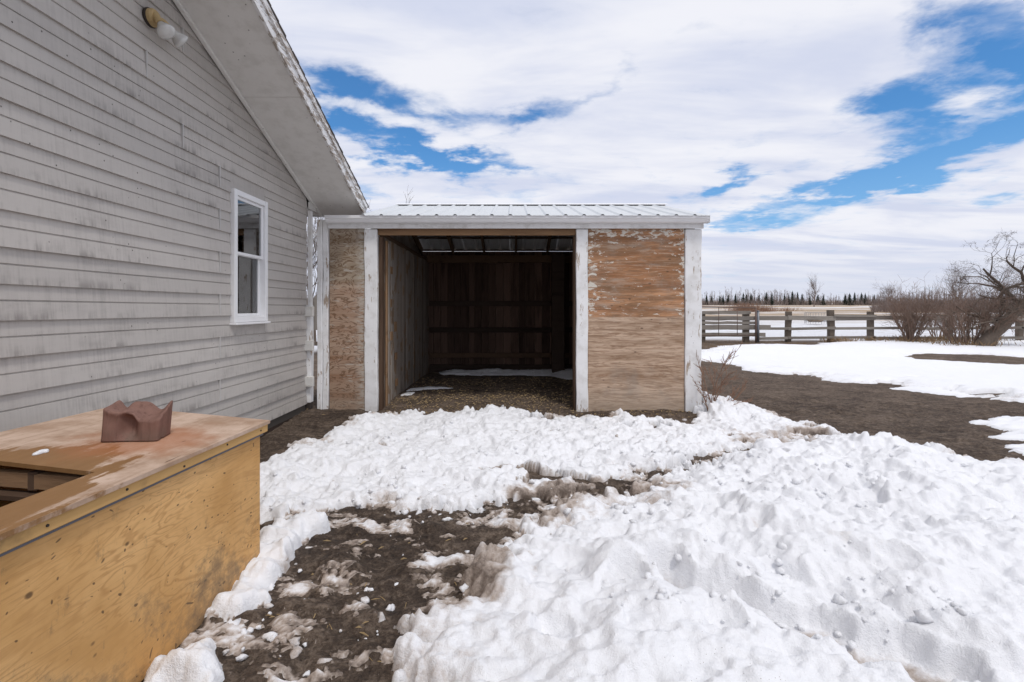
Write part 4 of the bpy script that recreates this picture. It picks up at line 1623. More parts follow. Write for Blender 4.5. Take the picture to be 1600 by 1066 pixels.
def build_bin():
    FR, FL = Vector((-1.288, 2.560, .781)), Vector((-2.27, 2.745, .82))
    NR, NL = Vector((-1.382, .20, .781)), Vector((-2.365, .35, .82))

    def P(u, v, dz=0.0):      # u 0..1 right->left, v 0..1 far->near
        a = FR.lerp(FL, u)
        c = NR.lerp(NL, u)
        q = a.lerp(c, v)
        return Vector((q.x, q.y, q.z + dz))
    us = [0, .175, .78, 1.0]
    vs = [0, .366, .80, 1.0]
    T = -.016
    V, F = [], []
    def vid(i, j, b): return b * 16 + i * 4 + j
    for b_ in (0, 1):
        for i in range(4):
            for j in range(4):
                V.append(P(us[i], vs[j], T * b_))
    for i in range(3):
        for j in range(3):
            if i == 1 and j == 1:
                continue
            F.append((vid(i, j, 0), vid(i + 1, j, 0), vid(i + 1, j + 1, 0), vid(i, j + 1, 0)))
            F.append((vid(i, j, 1), vid(i, j + 1, 1), vid(i + 1, j + 1, 1), vid(i + 1, j, 1)))
    ring = [(0, 0), (1, 0), (2, 0), (3, 0), (3, 1), (3, 2), (3, 3), (2, 3), (1, 3), (0, 3), (0, 2), (0, 1)]
    for a, c in zip(ring, ring[1:] + ring[:1]):
        F.append((vid(*a, 0), vid(*a, 1), vid(*c, 1), vid(*c, 0)))
    hole = [(1, 1), (2, 1), (2, 2), (1, 2)]
    for a, c in zip(hole, hole[1:] + hole[:1]):
        F.append((vid(*a, 0), vid(*c, 0), vid(*c, 1), vid(*a, 1)))
    me = mesh_py('lid', V, F)
    bm = bmesh.new()
    bm.from_mesh(me)
    bmesh.ops.recalc_face_normals(bm, faces=bm.faces)
    bm.to_mesh(me)
    bm.free()
    link('lid', me, MAT['ply_lid'], bin_)

    def slab(name, p, q, z0, z1, th, mat, bevel=.002):
        """upright board between two ground points; th measured to the left of p->q"""
        p, q = Vector((p[0], p[1], 0)), Vector((q[0], q[1], 0))
        d = (q - p)
        L = d.length
        m = box_mesh(name, th, L, z1 - z0, bevel)
        ang = math.atan2(d.y, d.x) - math.pi / 2
        n = Vector((-d.y, d.x, 0)).normalized()
        c = (p + q) / 2 + n * th / 2
        m.transform(Matrix.Rotation(ang, 4, 'Z'))
        return link(name, m, mat, bin_, (c.x, c.y, (z0 + z1) / 2))
    i = .035
    cR, cL = (FR.x - i, FR.y - i), (FL.x + i, FL.y - i)
    nR, nL = (NR.x - i, NR.y + i), (NL.x + i, NL.y + i)
    slab('side_panel', nR, cR, .012, .712, .018, MAT['ply_side'])
    slab('side_panel', cL, nL, .012, .795, .018, MAT['ply_side'])
    slab('end_panel', (cR[0] - .020, cR[1] + .004), (cL[0] + .020, cL[1] + .0), .02, .745, .018, MAT['ply_side'])
    slab('end_panel', (nL[0] + .02, nL[1]), (nR[0] - .02, nR[1]), .02, .745, .018, MAT['ply_side'])
    # lid edge: pale batten below the lid and the dark gap beneath it, drawn as a grey strip
    slab('lid_batten', (NR.x - .010, NR.y + .01), (FR.x - .010, FR.y - .004), .7235, .7645, .04, MAT['ply_edge'], .003)
    slab('gap_strip', (nR[0] + .012, nR[1]), (cR[0] + .012, cR[1] + .01), .7105, .7228, .06, MAT['gap_grey'], .001)
    slab('lid_batten', (FR.x - .052, FR.y - .022), (FL.x + .02, FL.y - .02), .735, .764, .03, MAT['ply_edge'], .003)
    sm = None
    for i in range(9):
        q = FR.lerp(NR, .03 + i * .116)
        if sm is None:
            bm = bmesh.new()
            bmesh.ops.create_cone(bm, cap_ends=True, segments=8, radius1=.0048, radius2=.0042, depth=.003)
            sm = bm_mesh('screw', bm)
            sm.transform(Matrix.Rotation(R(90), 4, 'Y'))
            sm.materials.append(MAT['gasket'])
        link('screw', sm, None, bin_, (q.x - .0085, q.y, .744 + .006 * math.sin(i * 2.3)))
    # framing seen through the hole
    a, c = P(.12, .345), P(.86, .345)
    slab('cleat', (a.x, a.y), (c.x, c.y), .700, .758, .035, MAT['header'], .003)
    a, c = P(.12, .35), P(.86, .35)
    slab('cleat', (a.x, a.y), (c.x, c.y), .662, .685, .05, MAT['jamb'], .003)
    a = P(.47, .352)
    box('cleat', a.x - .02, a.x + .02, a.y - .020, a.y + .012, .695, .764, MAT['jamb'], bin_, .003)
    a, c = P(.84, .35), P(.84, .9)
    slab('cleat', (a.x, a.y), (c.x, c.y), .70, .765, .035, MAT['header'], .003)
    # floor of the bin
    V = [(cR[0] - .03, cR[1] - .03, .06), (cL[0] + .03, cL[1] - .05, .06), (nL[0] + .03, nL[1] + .04, .06), (nR[0] - .03, nR[1] + .04, .06)]
    V += [(x, y, .045) for (x, y, z) in V]
    link('bin_floor', mesh_py('bin_floor', V, [(0, 1, 2, 3), (7, 6, 5, 4), (0, 4, 5, 1), (1, 5, 6, 2), (2, 6, 7, 3), (3, 7, 4, 0)]), MAT['girt'], bin_)
    return P


LIDP = build_bin()


def lid_z(x, y):
    best = None
    for iu in range(0, 41):
        for iv in range(0, 41):
            q = LIDP(iu / 40, iv / 40)
            d = (q.x - x) ** 2 + (q.y - y) ** 2
            if best is None or d < best[0]:
                best = (d, q.z)
    return best[1]


def build_block():
    """worn mineral lick: a block licked into saddles, with horns left at its corners"""
    W, D, H = .222, .135, .178
    nx, ny, nz = 44, 26, 22
    verts = {}
    V, F = [], []

    def shape(u, v, w):
        # u,v in -1..1, w 0..1
        top = H
        # worn surface height
        g = lambda q, c, w_: math.exp(-((q - c) / w_) ** 2)
        hb = .152 + .018 * g(u, -.15, .35) - .030 * g(u, .62, .20) + .034 * g(u, 1, .15) + .024 * g(u, -1, .18) - .022 * g(u, -.62, .14) + .004 * math.sin(u * 11)
        hf = .138 - .036 / (1 + math.exp(-(u - .10) / .05)) + .014 * g(u, .98, .08) + .024 * g(u, -1, .2) + .003 * math.sin(u * 17)
        tv = (v + 1) / 2
        tv = tv * tv * (3 - 2 * tv)
        h = (hf + (hb - hf) * tv - .014 * g(v, .1, .5) * g(u, 0, .8)) * .92
        x = u * W / 2 * (1 - .05 * (1 - w) * (u > 0) + .02 * w * (u > .5)) * (1.0 - .03 * w * (u < 0))
        y = v * D / 2
        # tongue-worn alcove in the near face
        if v < 0:
            al = math.exp(-((u + .10) / .30) ** 4) * math.exp(-((w - .52) / .42) ** 4)
            y += al * .042 * (-v) ** 2
            al2 = math.exp(-((u + .72) / .18) ** 2) * math.exp(-((w - .75) / .25) ** 2)
            y += al2 * .012 * (-v)
            cr = math.exp(-((u - .05) / .022) ** 2) * math.exp(-((w - .5) / .4) ** 4)
            y += cr * .010 * (-v)
            y += (.0016 * math.sin(u * 43) + .0014 * math.sin(u * 71 + 2)) * math.sin(w * 2.8) * (-v)
        if u > 0:
            cr = math.exp(-((v + .35) / .08) ** 2)
            x -= cr * .010 * u * u
        rr = .006
        z = w * h
        # soften corners
        cu, cv = max(0, abs(u) - .9) / .1, max(0, abs(v) - .86) / .14
        k = cu * cv
        x *= 1 - .03 * k
        y *= 1 - .08 * k
        z -= (cu ** 2 + cv ** 2) * .006 * (w > .9)
        return (x, y, z)

    def add(i, j, k):
        key = (i, j, k)
        if key not in verts:
            verts[key] = len(V)
            V.append(shape(-1 + 2 * i / nx, -1 + 2 * j / ny, k / nz))
        return verts[key]
    for i in range(nx):
        for j in range(ny):
            F.append((add(i, j, nz), add(i + 1, j, nz), add(i + 1, j + 1, nz), add(i, j + 1, nz)))
            F.append((add(i, j, 0), add(i, j + 1, 0), add(i + 1, j + 1, 0), add(i + 1, j, 0)))
    for i in range(nx):
        for k in range(nz):
            F.append((add(i, 0, k), add(i + 1, 0, k), add(i + 1, 0, k + 1), add(i, 0, k + 1)))
            F.append((add(i, ny, k), add(i, ny, k + 1), add(i + 1, ny, k + 1), add(i + 1, ny, k)))
    for j in range(ny):
        for k in range(nz):
            F.append((add(0, j, k), add(0, j, k + 1), add(0, j + 1, k + 1), add(0, j + 1, k)))
            F.append((add(nx, j, k), add(nx, j + 1, k), add(nx, j + 1, k + 1), add(nx, j, k + 1)))
    r = random.Random(5)
    V2 = [(x + r.uniform(-.0007, .0007), y + r.uniform(-.0007, .0007), z + (r.uniform(-.0007, .0007) if z > 0 else 0)) for x, y, z in V]
    me = mesh_py('mineral_block', V2, F)
    bm = bmesh.new()
    bm.from_mesh(me)
    for _ in range(7):
        bmesh.ops.smooth_vert(bm, verts=[v for v in bm.verts if v.co.z > .004], factor=.5, use_axis_x=True, use_axis_y=True, use_axis_z=True)
    bm.to_mesh(me)
    bm.free()
    me.transform(Matrix.Rotation(R(13), 4, 'Z'))
    bx, by = -1.672, 2.150
    z = lid_z(bx, by)
    me.transform(Matrix.Rotation(R(2.2), 4, 'Y'))
    o = link('mineral_block', me, MAT['block'], None, (bx, by, z + .003), smooth=True)
    tag(o, 'worn red-brown mineral lick block with horned corners on the plywood lid', 'salt block')
    # a crumb of snow left on the lid
    bm = bmesh.new()
    bmesh.ops.create_icosphere(bm, subdivisions=3, radius=1)
    for v in bm.verts:
        k = 1 + .22 * math.sin(v.co.x * 4 + 1) + .18 * math.sin(v.co.y * 5)
        v.co = Vector((v.co.x * .021 * k, v.co.y * .028 * k, max(v.co.z, -.25) * .010))
    x, y = -1.86, 1.905
    o = link('snow_crumb', bm_mesh('snow_crumb', bm), MAT['snow'], None, (x, y, lid_z(x, y) + .0025), smooth=True)
    tag(o, 'tiny crumb of snow on the wet part of the plywood lid', 'snow')


build_block()


# ================================================================== fences and gate
def fence_line():
    FY = 20.0
    root = empty('rail_fence', (13, FY, 0))
    tag(root, 'grey weathered post-and-rail fence with three rails crossing the snowy yard', 'fence')
    r = random.Random(9)

    def PX(u, y=FY): return (u - CX) * y / FPX

    def PZ(v, y=FY): return CH + (CY - v) * y / FPX
    posts = [1233, 1300, 1362, 1424, 1485, 1542, 1596, 1655, 1715, 1780, 1845]
    xs = [PX(u) for u in posts]
    for i, x in enumerate(xs):
        w = r.uniform(.20, .25)
        o = box('post', x - w / 2, x + w / 2, FY - .02, FY + .17, -.1, PZ(486) + r.uniform(-.06, .05), MAT['fpost'], root, .015, 6, 2, .012, i)
        o.rotation_euler = (r.uniform(-.02, .02), r.uniform(-.03, .03), r.uniform(-.3, .3))
    xs2 = [PX(1186)] + xs
    for (v, h) in ((497, .17), (513, .105), (528, .105)):
        i = 0
        while i < len(xs2) - 1:
            j = min(i + r.choice([1, 2]), len(xs2) - 1)
            z = PZ(v)
            za, zb = z + r.uniform(-.03, .03), z + r.uniform(-.03, .03)
            off = -.060 - .02 * (i % 2)
            beam('rail', (xs2[i] - .10, FY + off, za), (xs2[j] + .10, FY + off, zb), .05, h * r.uniform(.9, 1.1), MAT['fence'], root, .008)
            i = j
    # double top rail on some bays
    beam('rail', (PX(1300), FY - .13, PZ(493)), (PX(1362) + .1, FY - .13, PZ(494)), .05, .10, MAT['fence'], root, .008)

    # board panel to the left
    root2 = empty('board_fence', (9, FY - .4, 0))
    tag(root2, 'old fence panel of five wide grey boards beside the shed corner', 'fence')
    y2 = FY - .35
    for i, u in enumerate((1098, 1167)):
        x = PX(u, y2)
        box('post', x - .115, x + .115, y2, y2 + .18, -.1, PZ(486, y2), MAT['fpost'], root2, .015, 6, 2, .012, 30 + i)
    xa = PX(1060, y2)
    for (v, h, ue) in ((488.5, .13, 1172), (497.5, .17, 1183), (504.5, .11, 1180), (511.5, .20, 1203), (523, .16, 1195)):
        x1 = PX(ue, y2)
        me_y = y2 - .045
        box('board', xa - r.uniform(0, .1), x1, me_y - .025, me_y + .02, PZ(v, y2) - h / 2, PZ(v, y2) + h / 2, MAT['fence'], root2, .006, 10, 0, .010, int(v))

    # pipe gate standing in front of it
    g = empty('pipe_gate', (9.3, FY - .8, 0))
    tag(g, 'thin rusty pipe gate leaning against the grey board fence', 'gate')
    yg = FY - .62

    def pipe(name, p, q, rad, par, mat=MAT['rust']):
        p, q = Vector(p), Vector(q)
        d = q - p
        lathe(name, [(rad, 0), (rad, d.length)], 8, mat, par, p, d)
    x0, x1 = PX(1055, yg), PX(1181, yg)
    zt, zb = PZ(479, yg), PZ(524, yg)
    pipe('gate_frame', (x0, yg, zt), (x1, yg, zt - .05), .026, g)
    pipe('gate_frame', (x0, yg, zb), (x1, yg, zb), .022, g)
    pipe('gate_frame', (x1, yg, zt - .06), (x1, yg, .02), .036, g)
    for u in (1123, 1152):
        pipe('gate_bar', (PX(u, yg), yg, zb), (PX(u, yg), yg, zt), .014, g)
    gp = empty('gate_post', (PX(1186.5, yg), yg + .1, 0))
    tag(gp, 'short grey metal post between the pipe gate and the rail fence', 'post')
    pipe('post_tube', (PX(1186.5, yg), yg + .1, -.05), (PX(1186.5, yg), yg + .1, PZ(487, yg)), .05, gp, MAT['steel'])
    lathe('post_cap', [(.058, 0), (.058, .02), (.03, .04)], 10, MAT['steel'], gp, (PX(1186.5, yg), yg + .1, PZ(487, yg)), (0, 0, 1))

    # fence glimpsed through the slot beside the house
    root3 = empty('plank_fence', (-5.7, 14.2, 0))
    tag(root3, 'brown plank fence glimpsed through the slot beside the house corner', 'fence')
    for i in range(22):
        x = -7.2 + i * .15
        box('board', x, x + .135, 14.2, 14.225, .75, 1.72 + r.uniform(-.06, .08), MAT['fence'], root3, .003)
    for z in (.35, 1.05, 1.5):
        box('rail', -7.2, -3.95, 14.23, 14.28, z - .06, z + .06, MAT['fpost'], root3, .003)
    for x in (-7.1, -5.6, -4.05):
        box('post', x, x + .12, 14.285, 14.40, -.1, 1.75, MAT['fpost'], root3, .004)

    # round bale feeder out in the field
    FYD = 42.0
    f = empty('bale_feeder', (PX(1277, FYD), FYD, .0))
    tag(f, 'round metal bale feeder with brown hay in the field beyond the fence', 'feeder')
    cx_, cy_ = PX(1277, FYD), FYD
    for z in (.30, .62, 1.02):
        v, fc = [], []
        n = 28
        for i in range(n):
            a = 2 * math.pi * i / n
            for k in range(6):
                b_ = 2 * math.pi * k / 6
                rr = .95 + .02 * math.cos(b_)
                v.append((rr * math.cos(a), rr * math.sin(a), .02 * math.sin(b_)))
        for i in range(n):
            for k in range(6):
                fc.append((i * 6 + k, ((i + 1) % n) * 6 + k, ((i + 1) % n) * 6 + (k + 1) % 6, i * 6 + (k + 1) % 6))
        link('hoop', mesh_py('hoop', v, fc), MAT['steel'], f, (cx_, cy_, z + .02), True)
    for i in range(14):
        a = 2 * math.pi * i / 14
        pipe('bar', (cx_ + .95 * math.cos(a), cy_ + .95 * math.sin(a), .1), (cx_ + .95 * math.cos(a), cy_ + .95 * math.sin(a), 1.03), .012, f, MAT['steel'])
    bm = bmesh.new()
    bmesh.ops.create_icosphere(bm, subdivisions=3, radius=1)
    for v in bm.verts:
        v.co = Vector((v.co.x * .62, v.co.y * .6, max(v.co.z, -.6) * .30)) * (1 + r.uniform(-.1, .1))
    link('hay', bm_mesh('hay', bm), MAT['drygrass'], f, (cx_ - .15, cy_, .42))


fence_line()


# ================================================================== bare trees and shrubs
class Branches:
    def __init__(s, seed, sides=4):
        s.v, s.f, s.r, s.n = [], [], random.Random(seed), sides

    def tube(s, pts, rads):
        n = s.n
        base = len(s.v)
        m = len(pts)
        for i, (p, rad) in enumerate(zip(pts, rads)):
            d = (pts[min(i + 1, m - 1)] - pts[max(i - 1, 0)])
            if d.length < 1e-9:
                d = Vector((0, 0, 1))
            d.normalize()
            a = d.cross(Vector((.31, .95, .05)))
            if a.length < 1e-3:
                a = d.cross(Vector((1, 0, 0)))
            a.normalize()
            c = d.cross(a)
            for k in range(n):
                t = 2 * math.pi * k / n
                s.v.append(p + (a * math.cos(t) + c * math.sin(t)) * rad)
        for i in range(m - 1):
            for k in range(n):
                k2 = (k + 1) % n
                s.f.append((base + i * n + k, base + i * n + k2, base + (i + 1) * n + k2, base + (i + 1) * n + k))

    def grow(s, p, d, length, rad, depth, spread=.6, wig=.18, up=.05, kids=3, seg=5, shrink=.66, tip=.35, droop=0.0):
        r = s.r
        d = d.normalized()
        pts, rads = [p.copy()], [rad]
        dirs = [d.copy()]
        for i in range(seg):
            d = d + Vector((r.gauss(0, wig), r.gauss(0, wig), r.gauss(0, wig) + up - droop * i / seg))
            d.normalize()
            p = p + d * (length / seg)
            pts.append(p.copy())
            dirs.append(d.copy())
            rads.append(rad * (1 - (1 - tip) * (i + 1) / seg))
        s.tube(pts, rads)
        if depth <= 0:
            return
        for k in range(kids):
            i = r.randint(max(1, seg // 3), seg)
            ax = Vector((r.gauss(0, 1), r.gauss(0, 1), r.gauss(0, 1)))
            ax = ax - dirs[i] * ax.dot(dirs[i])
            if ax.length < 1e-3:
                continue
            ax.normalize()
            nd = dirs[i] + ax * spread * r.uniform(.6, 1.4)
            s.grow(pts[i], nd, length * shrink * r.uniform(.7, 1.15), max(rads[i] * r.uniform(.5, .75), .004), depth - 1, spread, wig, up, kids, max(3, seg - 1), shrink, tip, droop)

    def mesh(s, name):
        return mesh_py(name, s.v, s.f)


def apple_tree():
    bx, by = (1535 - CX) * 17.4 / FPX, 17.4
    root = empty('leaning_apple_tree', (bx, by, 0))
    tag(root, 'gnarled bare apple tree leaning right beside the fence', 'tree')
    t = Branches(21, 8)
    pts = [Vector((-.10, 0, -.15)), Vector((.05, 0, .12)), Vector((.40, .02, .45)), Vector((.72, .0, .75)), Vector((1.1, .05, 1.12)), Vector((1.55, .1, 1.5)), Vector((1.9, .1, 1.85))]
    rads = [.30, .235, .20, .195, .18, .16, .12]
    t.tube(pts, rads)
    t.tube([Vector((.1, -.1, -.1)), Vector((.3, -.12, .25)), Vector((.6, -.08, .6))], [.12, .10, .04])
    me = t.mesh('trunk')
    r = random.Random(8)
    for v in me.vertices:
        v.co += Vector((r.uniform(-.02, .02), r.uniform(-.02, .02), r.uniform(-.02, .02)))
    tr = link('trunk', me, MAT['bark'], root, (bx, by, 0), True)
    b = Branches(33, 4)
    starts = [(3, (-.75, -.2, 1.0), 1.5, .075), (3, (-1.0, .3, .75), 1.7, .07), (4, (-.9, .1, 1.05), 1.9, .085), (4, (-.45, -.4, 1.1), 1.5, .07),
              (5, (-.55, .2, 1.2), 1.8, .08), (5, (.25, .3, 1.1), 1.6, .08), (5, (.7, -.3, .8), 1.6, .08), (6, (.9, .2, .8), 1.6, .08), (6, (-.4, -.1, 1.0), 1.6, .08),
              (6, (1.0, -.2, .3), 1.5, .07), (4, (.6, .2, .45), 1.2, .06), (5, (-1.2, -.2, .55), 1.7, .07), (6, (.1, .4, 1.1), 1.7, .075)]
    for (i, d, L, rad) in starts:
        b.grow(pts[i].copy(), Vector(d), L, rad, 5, .95, .28, -.01, 3, 5, .62, .40, .05)
    link('crown', b.mesh('crown'), MAT['bark'], root, (bx, by, 0), True)
    # dense knot of suckers round the fork
    k = Branches(34, 3)
    for _ in range(130):
        i = r.choice([3, 4, 5, 6])
        d = Vector((r.gauss(-.1, .7), r.gauss(0, .6), r.gauss(.5, .6)))
        k.grow(pts[i] + Vector((r.gauss(0, .15), r.gauss(0, .15), r.gauss(.1, .15))), d, r.uniform(.5, 1.1), .011, 1, .7, .3, .02, 3, 4, .6, .4)
    link('suckers', k.mesh('suckers'), MAT['twig'], root, (bx, by, 0))


apple_tree()


def shrub(px_, Y, height, lean, n, seed, label, spread=.7, mat='twig', rad=.022, name='bare_shrub', z0=0.0, depth=3, wide=.14):
    bx = (px_ - CX) * Y / FPX
    root = empty(name, (bx, Y, z0))
    tag(root, label, 'shrub')
    r = random.Random(seed)
    stems = Branches(seed, 4)
    twigs = Branches(seed + 1, 3)
    for i in range(n):
        a = r.uniform(0, 6.283)
        q = r.random() ** .7
        d = Vector((math.cos(a) * spread * q + lean, math.sin(a) * spread * q * .8, 1.0)).normalized()
        p = Vector((math.cos(a) * wide * q, math.sin(a) * wide * q, -.04))
        L = height * r.uniform(.42, .70)
        pts, rads = [p.copy()], [rad * r.uniform(.8, 1.3)]
        seg = 6
        r0 = rads[0]
        for k in range(seg):
            d = (d + Vector((r.gauss(0, .10), r.gauss(0, .10), r.gauss(.03, .07)))).normalized()
            p = p + d * L / seg
            pts.append(p.copy())
            rads.append(r0 * (1 - .6 * (k + 1) / seg))
        stems.tube(pts, rads)
        for k in range(2, seg + 1):
            for _ in range(2):
                ax = Vector((r.gauss(0, 1), r.gauss(0, 1), r.gauss(.3, .6))).normalized()
                twigs.grow(pts[k], d + ax * .6, height * r.uniform(.18, .34), rads[k] * .42, depth - 1, .65, .15, .05, 2, 4, .66, .5)
    link('stems', stems.mesh('stems'), MAT[mat], root, (bx, Y, z0), True)
    link('twigs', twigs.mesh('twigs'), MAT[mat], root, (bx, Y, z0))
    return root


shrub(1421, 19.3, 2.45, 0, 26, 51, 'vase-shaped bare shrub in front of the rail fence, left of the leaning tree', .72)
shrub(1508, 18.0, 2.3, -.05, 30, 52, 'tangled many-stemmed bare shrub at the foot of the leaning tree', .75, wide=.5)
shrub(1470, 21.2, 2.1, 0, 18, 57, 'bare shrub behind the rail fence between two larger shrubs', .6, wide=.4)


def corner_weed():
    bx, by = 2.47, 6.02
    root = empty('dry_weed', (bx, by, .08))
    tag(root, 'small dry reddish twiggy weed beside the shed corner post', 'weed')
    b = Branches(61, 4)
    r = random.Random(62)
    for (dx, dy, dz, L) in ((-.10, .05, 1, .62), (.05, 0, 1, .70), (.12, -.1, 1, .58), (.3, 0, 1, .45), (-.25, -.1, .9, .38), (1.0, -.2, .42, .55), (.9, -.1, .55, .35), (.02, .1, 1, .5), (-.6, -.3, .8, .34), (.2, .1, 1, .62), (.75, -.25, .25, .40)):
        b.grow(Vector((r.uniform(-.03, .03), r.uniform(-.02, .02), -.04)), Vector((dx, dy, dz)), L, .0062, 2, .55, .10, .04, 4, 6, .42, .4)
    link('twigs', b.mesh('twigs'), MAT['redtwig'], root, (bx, by, .08), True)


corner_weed()


def bare_tree(name, label, px_, Y, ztop, seed, spread=.45, mat='wood_far', group=None, trunk=.02, kids=4, depth=4, base=None):
    bx = (px_ - CX) * Y / FPX
    z0 = gz1(bx, Y)
    H = ztop - z0
    root = empty(name, (bx, Y, z0))
    tag(root, label, 'tree', group)
    r = random.Random(seed)
    t = Branches(seed, 6)
    p, d = Vector((0, 0, -.1)), Vector((r.uniform(-.06, .06), 0, 1))
    pts, rads = [p.copy()], [H * trunk]
    for k in range(7):
        d = (d + Vector((r.gauss(0, .06), r.gauss(0, .06), .05))).normalized()
        p = p + d * H * .08
        pts.append(p.copy())
        rads.append(H * trunk * (1 - .08 * (k + 1)))
    t.tube(pts, rads)
    link('trunk', t.mesh('trunk'), MAT[mat], root, (bx, Y, z0), True)
    b = Branches(seed + 5, 3)
    for k in range(3, 8):
        for _ in range(3):
            a = r.uniform(0, 6.283)
            b.grow(pts[k], Vector((math.cos(a) * spread * 1.5, math.sin(a) * spread * 1.5, 1.0)), H * r.uniform(.24, .34), rads[k] * .55, depth - 1, spread * 1.1, .14, .06, kids, 4, .66, .55)
    # far twigs would vanish if drawn at true thinness: keep a floor on their girth
    link('crown', b.mesh('crown'), MAT[mat], root, (bx, Y, z0))
    return root


def PZ(v, y): return CH + (CY - v) * y / FPX


bare_tree('bare_tree', 'tall bare tree rising alone above the far spruce line', 1272, 200, PZ(431, 200), 71, .30, trunk=.018)
bare_tree('bare_tree', 'round-topped bare tree on the horizon behind the vase-shaped shrub', 1393, 150, PZ(438, 150), 72, .6, trunk=.016, kids=5)
bare_tree('bare_tree', 'large bare tree behind the left reach of the leaning apple tree', 1500, 75, PZ(408, 75), 73, .55, trunk=.014, kids=5)
bare_tree('bare_tree', 'large bare tree right behind the leaning apple tree at the picture edge', 1562, 80, PZ(405, 80), 74, .55, trunk=.014, kids=5)
bare_tree('bare_tree', 'bare tree glimpsed through the slot between house and shed', 492, 19, PZ(318, 19), 75, .5, 'bark', trunk=.012, kids=5)
bare_tree('bare_tree', 'bare tree whose twig tips show above the left end of the shed roof', 592, 17.5, PZ(304, 17.5), 76, .42, 'bark', trunk=.012, kids=3)


# ------------------------------------------------------------------ far tree line
def spruce_mesh(seed):
    r = random.Random(seed)
    v, f = [], []
    layers = 13
    for i in range(layers):
        t = i / layers
        zt = 1.0 - t * .93
        rad = .012 + .185 * t ** .85 * r.uniform(.85, 1.15)
        n = 11
        c = len(v)
        v.append((r.uniform(-.004, .004), r.uniform(-.004, .004), zt))
        for k in range(n * 2):
            a = math.pi * k / n + r.uniform(-.1, .1)
            q = rad * (r.uniform(.85, 1.2) if k % 2 == 0 else r.uniform(.30, .5))
            v.append((q * math.cos(a), q * math.sin(a), zt - .085 - (.04 if k % 2 == 0 else 0) * r.uniform(.4, 1.2)))
        for k in range(n * 2):
            f.append((c, c + 1 + k, c + 1 + (k + 1) % (n * 2)))
    return mesh_py('spruce_crown', v, f)


